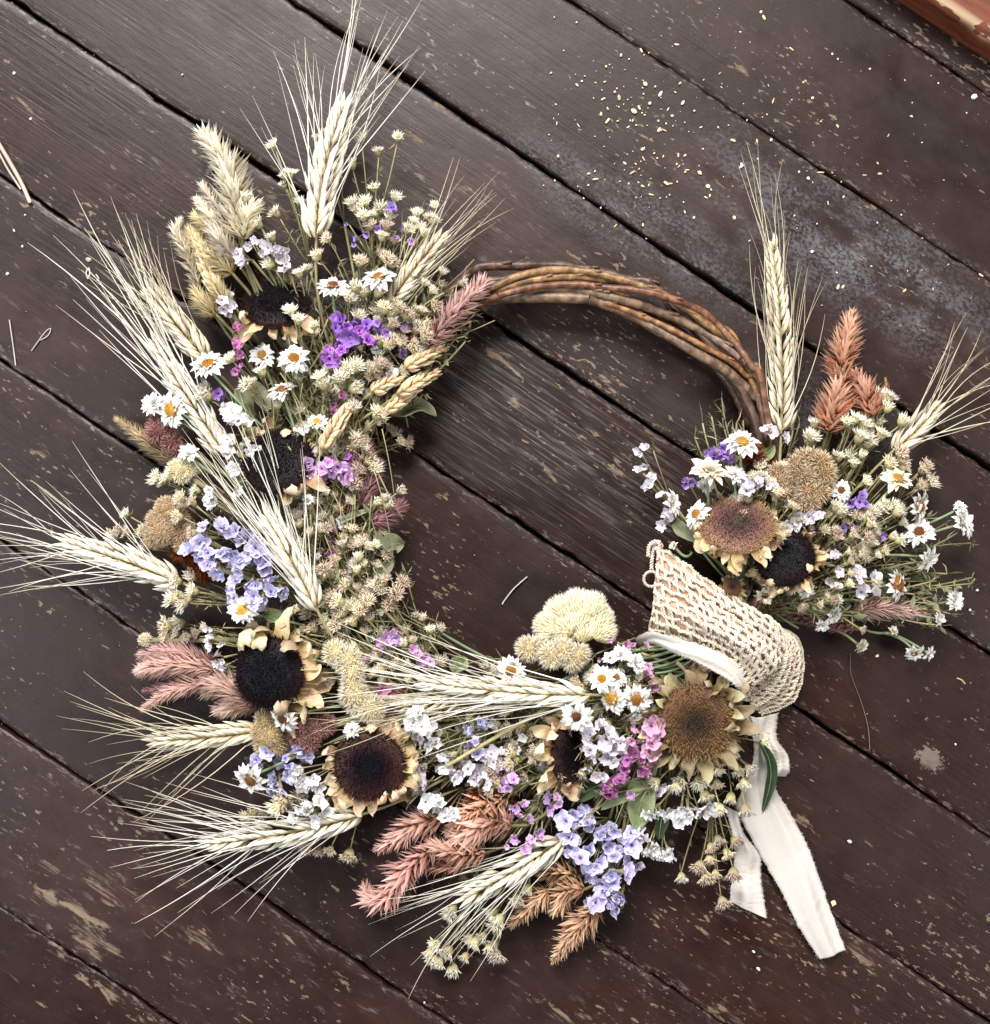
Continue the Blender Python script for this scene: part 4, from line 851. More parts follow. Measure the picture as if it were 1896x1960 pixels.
D_('white daisy bud above its twin under the pink spike', 'M420,1225', 23, 32, 330, 55, center=None, open_=.35, stemto=(1500, 1150, 26))
D_('round white daisy bud below its twin, right of the lace', 'M325,1325', 19, 30, 260, 45, center=None, open_=.4, stemto=(1500, 1152, 26))
D_('faded beige daisy bud lowest right of the lace', 'M670,1520', 22, 20, 320, 60, center=None, open_=.4, mat='cream', stemto=(1590, 1205, 14))
D_('pale daisy with an orange underside, lowest on the right', 'M1180,1580', 23, 18, 280, 55, open_=.7, stemto=(1690, 1212, 16))
D_('white daisy bud right beside the lowest right daisy', 'M1310,1590', 19, 16, 330, 60, center=None, open_=.4, stemto=(1690, 1212, 16))
D_('small beige bud on the branching right stem', 'M980,1390', 15, 18, 60, 50, center=None, open_=.3, mat='cream', stemto=(1640, 1196, 14))
D_('beige pointed daisy under the black right sunflower', 'J1330,680', 24, 46, 270, 50, center='rust', mat='cream', open_=.8)
D_('white drooping daisy under the black right sunflower petals', 'J1710,650', 21, 44, 280, 55, center=None, open_=.6)
D_('tiny bud on a thin stalk above the lace tip', 'J480,230', 11, 36, 150, 50, center=None, open_=.2, mat='cream', stemto=(1325, 1058, 40))
# ---- statice
LV = 'lavender statice sprigs'; WV = 'white statice sprigs'; PV = 'pink and purple statice sprigs'
statice('large lavender statice sprig on the left, biggest patch of lavender', 'E680,1000 880,1010 1000,1060 1160,1080 1250,1170 640,1180 600,1270 720,1290 860,1300 1050,1370 1150,1310 830,1490 720,1420 1050,1490 1020,1590 980,1690 1230,1640 1400,1700 1300,1780 1200,1830 1500,1680 1230,1240 1330,1450 1380,1560 930,1310', 'fl_lav', 60, 16, 1, group=LV, zz=5)
statice('lavender statice at the lower left beside the shaggy daisy', 'G1300,1450 1250,1560 1370,1690 1480,1500 1570,1430 1690,1480 1430,1790 1580,1640 1520,1580 1640,1400', 'fl_lav', 42, 15, 1, group=LV)
statice('lavender statice hanging at the bottom middle, second biggest lavender patch', 'O950,470 980,560 890,530 770,550 800,700 850,790 910,890 1130,690 1230,650 1170,800 1230,880 1320,700 1030,980 1080,940 1200,1050 1340,1020 1110,1140 1060,1270 1190,1310 1240,1270', 'fl_lav', 38, 17, 2, group=LV, zz=6)
statice('little lavender sprig right of the white statice, bottom middle', 'H1640,1160 1540,1240 1590,1340 1600,1430', 'fl_lav', 54, 12, 1, group=LV)
statice('vivid magenta purple statice below the top rye ears', 'D330,650 450,630 480,740 580,680 660,610 420,780 680,790 390,880 330,960 270,980 540,720', 'fl_mag', 56, 15, 1, group=PV, zz=4)
statice('violet statice right of the magenta patch', 'D830,680 770,600 880,700 1060,640 1040,590 1060,880', 'fl_purple', 50, 12, 1, group=PV)
statice('orchid pink statice in front of the half hidden dark sunflower', 'F310,340 340,420 450,390 520,330 620,370 690,450 570,340', 'fl_orchid', 60, 14, 1, group=PV, zz=4)
statice('small bright orchid bloom tucked above the mauve spikes', 'F720,260 740,290', 'fl_mag', 48, 12, 1, group=PV)
statice('deep pink statice on the inner edge, left middle', 'F560,910 560,1020 630,1030 520,970 550,1170 590,1260 510,1290 690,1170', 'fl_deep', 44, 9, 1, group=PV)
statice('pink and purple buds column left of the bright orange daisy', 'C930,500 900,650 890,700 930,790 910,950 880,980', 'fl_deep', 54, 9, 1, group=PV)
statice('deep violet bloom under the tall orange daisy', 'C700,1210 720,1250', 'fl_purple', 42, 12, 1, group=PV)
statice('lilac tinged buds high at the top right of the left bouquet', 'B920,990 950,1030 780,1220 1030,1210 650,1270 540,1330 520,1390 440,1170 1130,1350 960,1310', 'fl_purple', 44, 8, 0, group=PV)
statice('white statice at the top among the cream plumes', 'A910,1480 1020,1400 970,1560 1090,1350 1230,1420 1290,1450 1420,1600 1370,1480', 'fl_lilac', 50, 13, 1, group=WV)
statice('white and lilac clover like head right of the straw plume', 'C740,220 790,260 760,320 820,240', 'fl_lilac', 48, 11, 1, group=WV)
statice('large white statice bloom with ragged edges, upper left', 'C850,1420 790,1370 910,1490 980,1490 860,1490', 'fl_white', 52, 15, 0, group=WV)
statice('white statice left of the half hidden dark sunflower', 'E930,80 900,180 1120,170 1240,160 1080,360 1010,420 1170,210', 'fl_white', 54, 12, 1, group=WV)
statice('white bloom above the large lavender patch', 'E740,680 790,760 760,780 1050,600', 'fl_white', 56, 12, 1, group=WV)
statice('big white statice below the sideways rye ear', 'H1090,1010 1040,1080 1010,1170 1090,1200 1070,1120', 'fl_white', 64, 18, 1, group=WV, zz=4)
statice('white statice right of the maroon sunflower, upper part', 'H1090,1330 1220,1350 1290,1490 1290,1600 1150,1400', 'fl_white', 50, 13, 1, group=WV)
statice('pale statice at the right rim petals of the maroon sunflower', 'H1090,1610 1120,1720 1440,1650 1400,1700 1340,1560', 'fl_lilac', 50, 13, 1, group=WV)
statice('white statice under the lower left lavender flowers', 'G1560,1690 1640,1720 1740,1700 1590,1630', 'fl_white', 50, 13, 1, group=WV)
statice('white statice over the bright lower left rye ear', 'Q1560,800 1650,790 1470,890 1620,900 1690,850 1540,850', 'fl_white', 48, 13, 1, group=WV)
statice('white statice above the coral spikes', 'P820,340 940,360 990,430 1060,440 900,310', 'fl_white', 54, 15, 1, group=WV)
statice('pale lilac statice in the bottom middle beside the rust crest', 'P1290,60 1260,110 1350,190 1230,150 1180,60', 'fl_lilac', 50, 13, 1, group=WV)
statice('lilac white statice left of the right turned sunflower', 'I30,1620 180,1560 190,1660 80,1580 100,1660 40,1780', 'fl_lilac', 52, 12, 1, group=WV)
statice('lilac white statice covering the right turned sunflower', 'I980,1470 1180,1400 1210,1520 1040,1610 1110,1300 1060,1790 1220,1660 1290,1480 1000,1400', 'fl_lilac', 58, 15, 1, group=WV)
statice('pink statice bloom beside the big tan brown sunflower', 'I1570,1320 1560,1430 1600,1380 1580,1480', 'fl_pink', 64, 17, 1, group=PV, zz=3)
statice('pale pink buds left of the large pink bloom', 'I1400,1330 1430,1370 1390,1460', 'fl_pink', 56, 9, 0, group=PV)
statice('deep pink statice below the lilac white blooms', 'I1350,1640 1470,1630 1520,1710 1320,1720 1420,1580 1280,1830 1210,1860 1180,1900', 'fl_deep', 52, 13, 1, group=PV)
statice('small pink blooms between daisy cluster and ribbon', 'I1520,790 1570,920 1540,830 1500,840 1590,950', 'fl_pink', 56, 9, 1, group=PV)
statice('tiny pink buds along the ribbon band stems', 'I1220,510 1520,570 1340,570 1400,560 1090,700', 'fl_pink', 44, 8, 0, group=PV)
statice('pink statice buds around the bottom middle', 'O260,140 230,240 290,160 150,60', 'fl_orchid', 52, 11, 1, group=PV)
statice('cluster of small pink buds above the white bottom rye ear', 'O430,530 340,500 250,520 300,420 390,400 550,700 460,720 300,710 220,780 400,810 530,650', 'fl_orchid', 46, 10, 0, group=PV)
statice('pink buds left of the hanging lavender statice', 'O630,430 710,390 620,330 700,330', 'fl_orchid', 48, 11, 0, group=PV)
statice('lone pink bud on the bright green leaf', 'O1370,320 1380,300', 'fl_orchid', 46, 9, 0, group=PV)
statice('pink statice near the ring floor gap, above the sideways rye ear', 'H760,380 830,330 740,450 840,390', 'fl_orchid', 46, 12, 1, group=PV)
statice('muted pink statice left above the sideways rye ear', 'H640,530 600,570 660,560 720,560', 'fl_pink', 46, 11, 1, group=PV)
statice('pink statice right above the sideways rye ear', 'H1050,530 1130,560 1170,600 1030,500', 'fl_orchid', 48, 11, 1, group=PV)
statice('deep pink blooms behind the sideways rye awns', 'H720,860 780,930 640,960 800,1040', 'fl_deep', 50, 12, 1, group=PV)
statice('narrow lilac sprig left of the black sunflower', 'G780,300 800,360 770,440 840,530 880,590 890,660 870,440', 'fl_lilac', 44, 9, 1, group=WV, toward=(-.8, 0))
statice('white statice hanging under the big tan brown sunflower', 'N170,930 120,900 310,910 360,960 300,970 470,940 490,900', 'fl_white', 42, 16, 1, group=WV, toward=(0, -.7))
statice('dim white statice behind the green leaf at bottom', 'N130,820 150,800', 'fl_lilac', 36, 13, 1, group=WV)
statice('white statice lowest at the bottom right', 'N30,1100 180,1210 70,1190 130,1170 220,1180', 'fl_white', 34, 15, 1, group=WV, toward=(0, -.7))
statice('white statice stem leaning left over the boards, right bouquet', 'K150,430 220,380 150,590 240,740 270,650 200,560', 'fl_lilac', 34, 14, 0, group=WV, toward=(-.5, 0))
statice('lower white statice at the left of the right bouquet', 'K360,830 410,1060 370,1110 480,1030 440,1000', 'fl_lilac', 36, 13, 0, group=WV, toward=(-.4, 0))
statice('pale lilac scabious like bloom in the right bouquet', 'K1180,720 1270,690 1350,700 1160,780 1230,740 1390,740', 'fl_lilac', 54, 14, 1, group=WV, toward=(0, .5))
statice('violet statice bloom behind the cream strawflower', 'K910,440 850,460 980,450 940,390 1010,490', 'fl_purple', 46, 13, 1, group=PV, zz=3)
statice('small violet bloom left of the cream strawflower', 'K600,720 640,710', 'fl_purple', 36, 9, 1, group=PV)
statice('pinkish white blooms right of the rosy brown sunflower', 'K1650,1030 1740,1030 1830,1010 1590,1090 1780,1000', 'fl_lilac', 52, 13, 0, group=WV)
statice('white bloom in green sepals at the foot of the upright rye ear', 'K1340,200 1390,240 1530,310 1520,270', 'fl_lilac', 42, 13, 0, group=WV, toward=(0, .6))
statice('violet statice among pale buds, right bouquet', 'M630,170 680,180 580,190 700,120 730,200', 'fl_purple', 46, 12, 0, group=PV)
statice('mauve statice below the violet one, right bouquet', 'M520,430 630,440 560,400 880,500', 'fl_purple', 44, 11, 0, group=PV)
statice('pink bell like bloom in the right bouquet', 'M690,650 730,630', 'fl_orchid', 42, 12, 0, group=PV)
statice('white lilac bells along the lower edge of the right bouquet', 'M450,690 490,820 670,850 670,900 820,870 400,920 460,980 690,1030 820,1040 720,1000 800,900', 'fl_lilac', 42, 13, 0, group=WV, toward=(.2, .2))
# ---- cream bud sprigs
BG = 'cream bud sprigs in the wreath'
def B_(label, spec, z=46, **k): return sprig(label, spec, z, group=BG, **k)
B_('tall cream bud sprig between the plumes and the tallest rye ear', 'A1280,330 1400,650 1400,740 1475,630 1310,1050 1570,930', 34, size=11, needle=14)
B_('cream buds among the white statice at the top', 'A1010,880 1270,1300 1240,1590 1120,1160 1560,1690 1740,1510 1650,1640', 46, size=12)
B_('faint cream buds behind the tallest rye awns', 'A1740,250 1850,180 2000,200', 26, size=10, needle=6)
B_('green stemmed bud sprig right of the tallest rye ear', 'B780,390 990,240 590,250 500,520 740,780 640,930', 34, size=11, needle=16)
B_('cream buds cluster under the green sprig at the top', 'B970,880 820,1000 900,1090 750,1060 500,940 540,1000', 42, size=13, kind='c')
B_('rosy cream buds mixed with violet at the top right', 'B820,1290 960,1340 1100,1220 870,1180 700,1180 620,1080', 44, size=11, kind='p')
B_('olive bud cluster left of the greyish rye ear', 'B1380,970 1200,1050 1300,1090 1220,1200 1380,1120 1270,1260 1160,1130', 36, size=10)
B_('cream buds above the rust centred daisies', 'B830,1490 590,1560 930,1580 880,1540 230,1320 130,1490', 50, size=12, kind='p')
B_('star shaped buds between the daisies at the top', 'D540,200 790,260 570,520 620,260 480,330', 56, size=13)
B_('pale brown seed buds below the greyish rye ear', 'D930,480 1090,500 940,600 850,430 1010,430', 58, size=12, kind='p')
B_('brown buds right of the magenta statice', 'D810,780 960,780 1030,800 880,830 1150,850', 56, size=12, kind='p')
B_('small buds standing by the start of the bare vine ring', 'D1360,250 1470,50 1460,190 1690,170 1280,170', 44, size=9)
B_('beige seed buds along the pink tipped plume', 'D1400,420 1300,600 1290,720 1200,650', 50, size=13, kind='p')
B_('cream and brown buds left of the tan wheat', 'D810,1030 690,1170 800,1150 740,1080 870,1060', 56, size=12, kind='p')
B_('open cream buds in the centre of the upper left bouquet', 'D460,1080 550,1050 540,1290 200,1240 160,1170 380,1180', 60, size=13)
B_('beige buds below the pale leaf', 'D520,1500 780,1560 550,1840 820,1600', 54, size=13, kind='p')
B_('long stemmed buds over the top left sunflower', 'C1440,310 1560,420 1720,490 1480,340', 64, size=11, needle=5)
B_('cream buds in the green hollow below the top left sunflower', 'C1000,1130 1160,970 830,830 1330,1320 1060,1100', 56, size=12, needle=12)
B_('pale bud under the tall orange daisy', 'C550,1190 570,1220', 50, size=15)
B_('buds poking out on the left above the tan cockscomb', 'E170,500 300,470 590,620 600,400 240,520', 42, size=12)
B_('rosy buds on top of the large tan cockscomb', 'E430,700 400,900 550,1080 480,760 560,740', 54, size=11, kind='p')
B_('shaded brown buds left of the tan cockscomb', 'T1080,700 1020,840 1080,860 1220,840 1240,980 960,900', 22, size=12, kind='p')
B_('cream buds at the root of the sideways left rye ear', 'E380,1590 550,1530 560,1690 400,1740 440,1840 500,1780 330,1780', 46, size=13)
B_('buds below the wheat on the inner edge', 'F820,110 670,150 780,160', 48, size=13, kind='p')
B_('dim brown bud cluster in shadow at the inner edge', 'D960,1760 1020,1860 900,1720 1100,1870', 22, size=10, kind='p')
B_('cream buds above the mauve spikes', 'F840,400 950,300 1000,380 790,550 760,500 850,580', 48, size=13, kind='p')
B_('yellow cream buds over the mauve spikes', 'F950,750 1120,700 1160,760 1290,620 1040,740', 46, size=10)
B_('dried brown bud cup in the pale green calyx', 'F1130,1310 900,1160 860,1140', 44, size=12, kind='p')
B_('large cream bud cluster at the inner edge, left of the ring opening', 'F590,1560 690,1640 940,1670 1100,1590 1310,1600 1240,1720 1030,1630 880,1740 1170,1840', 48, size=13, kind='p')
B_('tall seed bud beside the middle rye ear', 'F480,1470 460,1500', 58, size=14, kind='p')
B_('dense rosy buds below the inner edge cluster', 'F560,1750 760,1840 940,1800 620,1800 700,1880 850,1900', 54, size=14, kind='p')
B_('tan buds above the pink plumes on the left', 'G360,260 350,360 480,250 450,330 400,300', 26, size=13, kind='p')
B_('small dry buds between tan buds and black sunflower', 'G560,370 720,280 640,330 520,400', 30, size=10, kind='p')
B_('tan tufts beside the bright lower left rye ear', 'Q1390,790 1450,770 1530,750 1350,830', 34, size=14, kind='p')
B_('brown feathery tufts under the bright lower left rye ear', 'Q1200,860 1260,880 1160,900 1560,1090 1640,1120 1720,1110 1850,1150', 20, size=13, kind='p', needle=4)
B_('green fennel like sprig spreading into the ring opening', 'H1030,170 1270,290 870,210 930,270 1180,310 1100,190', 30, size=8, needle=34)
B_('rosy buds left of the fennel like sprig', 'H430,80 560,150 440,220 500,60 330,130', 50, size=14, kind='p')
B_('brown buds right above the golden sunflower petals', 'H280,260 70,280 180,200 230,290', 46, size=12, kind='p')
B_('cream buds between pink statice blooms', 'H570,300 940,400 920,430 1250,600 1300,580', 42, size=10, needle=16)
B_('buds left of the lone white daisy', 'H1740,680 1780,720 1690,640', 44, size=10)
B_('beige bud in the gap under the sideways rye ear', 'H1360,1000 1400,1030 1290,1020', 46, size=13, kind='p')
B_('beige buds above the white bottom statice', 'I250,1340 360,1330 200,1370 440,1400', 46, size=11, kind='p')
B_('green cream buds along the ribbon, upper right group', 'N620,480 650,550 570,580 560,650 550,740', 44, size=12, kind='p')
B_('cream buds against the ribbon tail', 'N770,640 730,740 640,840 740,920 870,460 690,650', 40, size=12)
B_('cream buds below the big tan brown sunflower', 'N300,720 130,730 270,760 430,730 470,820 570,910', 40, size=13)
B_('hanging cream bud spray beside the ribbon tails', 'N510,1170 670,1130 620,1210 430,1300 480,1370 660,1350 310,1370 590,1540 540,1350 500,1250 560,1120', 22, size=13, kind='p')
B_('cream buds right of the white bottom rye ear', 'P1380,1290 1430,1410 1600,1180 1690,1090 1440,1350', 28, size=13)
B_('cream buds at the very bottom under the rye awns', 'P850,1640 900,1560 930,1720 1150,1670 1050,1780 1000,1630 880,1690', 14, size=13)
B_('lowest right cream buds of the bottom spray', 'P1190,1510 1300,1500 1400,1560 1430,1660 1360,1600 1230,1550', 18, size=13)
B_('single bud between rye awns and coral spike tip', 'P1010,1300 1040,1270', 18, size=12)
B_('pale green buds at the top of the right bouquet', 'L880,850 940,950 960,860 1080,1080 860,1090 880,1210', 36, size=13)
B_('whitish green buds in the middle of the right bouquet', 'L640,1060 720,1110 560,1090 740,1200 760,1280 680,1230 600,1150', 40, size=14)
B_('buds left below the salmon spikes', 'L230,1230 250,1100 200,1250', 38, size=13)
B_('small green buds above the creamy side daisy', 'L700,1400 620,1480 480,1420 580,1410 740,1650', 40, size=10, needle=12)
B_('tan buds at the root of the far right rye ear', 'L1060,1370 1070,1440 1100,1510 960,1480', 38, size=12, kind='p')
B_('brown seed buds right of the creamy side daisy', 'L1310,1500 1340,1650 1250,1690 1270,1540', 30, size=13, kind='p')
B_('yellowish bud cluster under the creamy side daisy', 'M920,210 800,270 1040,270 880,240 1000,210 1060,230', 46, size=12)
B_('yellowish buds left of the violet statice, right bouquet', 'M500,250 540,260 460,220', 48, size=12)
B_('yellow green buds lowest in the middle of the right bouquet', 'M990,500 800,560 1080,370 740,330 640,300 830,420', 42, size=11)
for i in range(68):         # dull little sprigs sunk low in the tangle
    if i < 54: a = math.radians(-62 - i * 3.25); c0 = (CX + (RR + rnd(-70, 75)) * math.cos(a), CY - (RR + rnd(-70, 75)) * math.sin(a))
    else: a = math.radians(2 + (i - 54) * 7.5); c0 = (1460 + rnd(110, 260) * math.cos(a), 1150 - rnd(110, 260) * math.sin(a))
    sprig('small dull bud sprig sunk low in the tangle of the wreath', 'X' + ' '.join('%.0f,%.0f' % (c0[0] + R.gauss(0, 26), c0[1] + R.gauss(0, 26)) for _ in range(7)), rnd(38, 52), rnd(7.5, 11), R.choice('cp'), needle=14, group='dull sprigs sunk in the tangle')
for i in range(32):
    a = math.radians(-64 - i * 5.4); c0 = (CX + (RR + rnd(-60, 60)) * math.cos(a), CY - (RR + rnd(-60, 60)) * math.sin(a))
    statice('faded statice scrap peeping from low in the tangle', 'X' + ' '.join('%.0f,%.0f' % (c0[0] + R.gauss(0, 20), c0[1] + R.gauss(0, 20)) for _ in range(4)), R.choice(['fl_white', 'fl_lilac', 'fl_lilac', 'fl_white', 'fl_deep']), rnd(36, 48), 10, 0, group='faded statice scraps')
# ---- leaves
leaf('folded grey green leaf sticking into the ring opening', pts('D850,1530 1050,1520 1250,1500 1400,1590'), 42, 'leaf', (40, 26), .5, .5)
leaf('broad pale green leaf behind open cream buds', pts('D480,1400 510,1250 580,1130'), 44, 'leaf', (50, 50), .4)
leaf('long dark green leaf below the large white statice bloom', pts('C900,1150 1000,1320 1080,1500'), 34, 'leaf', (40, 40), .5)
leaf('olive leaf behind the green hollow buds', pts('C1250,1390 1120,1200 1000,1080'), 32, 'leaf', (42, 40), .5)
leaf('small green leaf below the white statice on the left', pts('E1000,480 1120,460 1250,400'), 24, 'leaf_green', (48, 50), .4)
leaf('dark green leaf left of the rye awns', pts('E1000,700 1120,740 1250,860'), 26, 'leaf_dark', (40, 40), .5)
leaf('curved bright green leaf in the bottom middle', pts('O1620,0 1450,180 1250,300 1100,440'), 36, 'leaf_green', (40, 44), .6, .5)
leaf('broad green leaf right of the hanging lavender', pts('O1560,200 1480,400 1420,620'), 50, 'leaf_green', (38, 34), .5)
leaf('green leaf hanging right of the broad one', pts('O1690,430 1660,560 1640,720'), 26, 'leaf_dark', (30, 26), .5)
leaf('dark green leaf hiding behind the right turned sunflower', pts('O1150,180 980,260 840,360'), 34, 'leaf_dark', (34, 34), .5)
leaf('dark curled green leaf lying on the ribbon tail', pts('N830,450 890,560 910,680 890,800 850,940'), 22, 'leaf_dark', (44, 16), .6)
leaf('pale green cupped sepal at the inner edge', pts('F1130,1260 1210,1190 1330,1200'), 38, 'leaf', (44, 40), .7)
leaf('pale folded leaf beside the pale green sepal', pts('F1080,1540 1120,1440 1220,1360'), 26, 'leaf', (42, 40), .6)
leaf('upright pale green sepal strip', pts('F1090,1240 1060,1120 1020,1030'), 18, 'leaf', (42, 38), .6)
leaf('thin grey green leaf across the mauve spikes', pts('F640,950 800,880 980,820'), 12, 'leaf', (48, 44), .5)
leaf('olive leaf behind lower white statice, right bouquet', pts('K480,1060 560,1150 680,1260'), 26, 'leaf', (36, 40), .5)
leaf('bluish green curled leaf between the right sunflowers', pts('K1180,1560 1260,1560 1340,1640'), 26, 'leaf', (44, 42), .7)
leaf('green leaf under the lavender flowers above the golden petals', pts('G1280,160 1380,180 1490,210'), 24, 'leaf_green', (44, 42), .5)
leaf('small green leaf in the dark gap at bottom middle', pts('H1330,1250 1400,1330 1450,1430'), 24, 'leaf_green', (40, 38), .5)
leaf('green leaves at the stem of the upright rye ear', pts('K1250,480 1340,440 1420,360'), 24, 'leaf_green', (38, 38), .5)
leaf('olive yellow leaf above the sideways rye ear', pts('H1390,700 1440,620 1510,560'), 34, 'leaf_green', (40, 36), .6)
# ---- bare stems tied under lace
def stems(label, fan, z0=22, z1=18, mat='greenstem', rad=.0011):
    p0 = pts(fan[0][0])[0]; root = thing('stem_bundle' if len(fan) > 1 else 'bare_stem', label, 'stem bundle' if len(fan) > 1 else 'loose stem', at(p0[0], p0[1], z0 / 1000))  # a fan of one is a single loose flower stem
    for i, (a, b) in enumerate(fan):
        p, q = pts(a)[0], pts(b)[0]; A_, B_p = at(p[0], p[1], z0 / 1000), at(q[0], q[1], z1 / 1000); mb = MB()
        m = (A_ + B_p) / 2 + V((rnd(-.004, .004), rnd(-.004, .004), .004)); P = bez(A_, m, B_p, 9)
        tube(mb, P, rad * rnd(.8, 1.2), 6, rnd(0, 1)); ob('stem', local(root, mb).mesh('stem', MT[mat]), root)
stems('bundle of bare green stems emerging right of the lace under the daisies', [('M-250,1050', 'M420,1090'), ('M-250,1080', 'M300,1120'), ('M-220,1110', 'M640,1190'), ('M-200,1140', 'M250,1210'), ('M-240,1130', 'M120,1150'), ('M-240,1100', 'M520,1140'), ('M-200,1170', 'M100,1360')])
stems('bundle of green stems between the daisy cluster and the ribbon band', [('J460,1160', 'J80,1220'), ('J520,1190', 'J60,1290'), ('J560,1220', 'J150,1340'), ('J600,1260', 'J220,1380'), ('J480,1180', 'J-20,1200'), ('J640,1300', 'J300,1420')], 30, 40)
stems('pale curving stem under the curled cockscomb', [('I1000,740', 'I560,970')], 46, 44)
stems('brown curved twig over the fennel like sprig', [('H730,110', 'H1080,500')], 48, 34, 'straw', .0012)
stems('long green stem from the fennel sprig to the lone daisy', [('H1270,330', 'H1850,640')], 30, 44)
stems('thick pale straw stem crossing left of the right turned sunflower', [('I620,1150', 'H1310,1580')], 60, 52, 'straw', .0012)
# ---- crochet lace wrap
def strip(L_, R_, n): return crom(L_, n), crom(R_, n)
def lace_layer(root, L_, R_, rows, posts, bulge, zb, ripple, rot):
    n = 90; A_, B_ = strip(L_, R_, n)
    def S(u, v):
        x = max(0, min(1, u)) * (n - 1.001); i = int(x); g = x - i; a = A_[i] * (1 - g) + A_[i + 1] * g; b = B_[i] * (1 - g) + B_[i + 1] * g
        k = 4 * v * (1 - v); p = a * (1 - v) + b * v + V((bulge[0] * U, -bulge[1] * U, 0)) * k * u ** 3
        return p + V((0, 0, zb * k * math.sin(math.pi * min(1, .25 + .75 * u)) ** .7 + ripple * (math.sin(v * 10 + u * 2.5) + .5 * math.sin(v * 23 - u * 4)) * (.4 + .6 * k)))
    def cord(mb, P, r0, pitch):
        tot = 0; fr = []; X = None
        for i in range(len(P)):
            t = (P[min(i + 1, len(P) - 1)] - P[max(i - 1, 0)]).normalized()
            X = t.orthogonal() if X is None else X - t * X.dot(t); X.normalize(); fr.append((X.copy(), t.cross(X)))
        for s in (0, math.pi):
            tot = 0; Q = []
            for i, p in enumerate(P):
                if i: tot += (P[i] - P[i - 1]).length
                a = tot / pitch * 2 * math.pi + s; Q.append(p + (fr[i][0] * math.cos(a) + fr[i][1] * math.sin(a)) * r0 * .78)
            tube(mb, Q, r0 * .62, 5, rnd(0, 1), cap=True)
    for j in range(rows + 1):
        mb = MB(); v = j / rows
        P = [S(i / 150, v + .016 * math.sin(i * .31 + j * 2.1) + .010 * math.sin(i * .83 + j)) + V((0, 0, .0008)) for i in range(151)]; cord(mb, P, .0013, .0046)
        if j < rows:
            for k in range(posts):
                u = (k + (.5 if j % 2 else 0) + rnd(-.28, .28)) / posts
                if u > 1 or R.random() < .05: continue
                P = [S(u + rot * f * .012 + .004 * math.sin(f * 3), v + f / rows) + V((0, 0, .001)) for f in [i / 7 for i in range(8)]]; cord(mb, P, .0011 * rnd(.75, 1.25), .0038)
                if R.random() < .2: cord(mb, [S(u + .012 + rot * f * .02, v + f / rows) + V((0, 0, .0012)) for f in [i / 7 for i in range(8)]], .0011, .0038)
        ob('crochet_row', local(root, mb).mesh('crochet_row', MT['lace']), root)
    hz = MB()
    for _ in range(260):
        a = S(rnd(0, 1), rnd(0, 1)); e = a + rvec(.0022) + V((0, 0, .0024)); tube(hz, [a, (a + e) / 2 + rvec(.0004), e], .00009, 3, cap=False)
    stuff(ob('lace_fibres', local(root, hz).mesh('lace_fibres', MT['lace']), root))
    mb = MB(); grid(mb, [[S(i / 40, v_ / 16) - V((0, 0, .0017)) for v_ in range(17)] for i in range(41)]); ob('under_layer', local(root, mb).mesh('under_layer', MT['lining']), root)
    return cord
def zl(P, zs): return [at(x, y, z / 1000) for (x, y), z in zip(P, zs)]
def build_lace():
    root = thing('crochet_lace', 'cream crochet lace wrapped over the ring between the two bouquets', 'lace', at(1380, 1200, 0))
    lace_layer(root, zl(pts('J1480,1010 1610,1080 1668,1230 1665,1460 1570,1680 1290,1800'), (20, 14, 10, 9, 10, 14)), zl(pts('J1380,1060 1430,1200 1400,1330 1310,1440 1210,1530 1140,1640'), (36, 34, 32, 30, 28, 24)), 6, 17, (0, 0), .010, .0012, 1)
    c = lace_layer(root, zl(pts('J320,240 540,370 760,540 1000,690 1250,850 1400,930 1505,1060'), (14, 32, 44, 50, 52, 48, 40)), zl(pts('J250,1000 520,1080 800,1180 1000,1290 1100,1420 1130,1560'), (22, 40, 50, 54, 50, 44)), 9, 16, (24, 6), .013, .0030, 1)
    mb = MB(); q = at(*pts('J265,540')[0], .012); P = [q + V((math.cos(a) * .0055, math.sin(a) * .0058, .001 * math.sin(a))) for a in [i / 30 * 6.283 for i in range(31)]]; c(mb, P, .0011, .0042)
    P = crom(zl(pts('J270,450 275,350 300,220 345,200 330,300'), (12, 13, 16, 20, 18)), 40); c(mb, P, .0013, .0042)
    P = crom(zl(pts('J240,330 250,230 310,190 360,230 300,260'), (14, 16, 20, 18, 18)), 40); c(mb, P, .0014, .0042)
    ob('lace_loop', local(root, mb).mesh('lace_loop', MT['lace']), root)
build_lace()
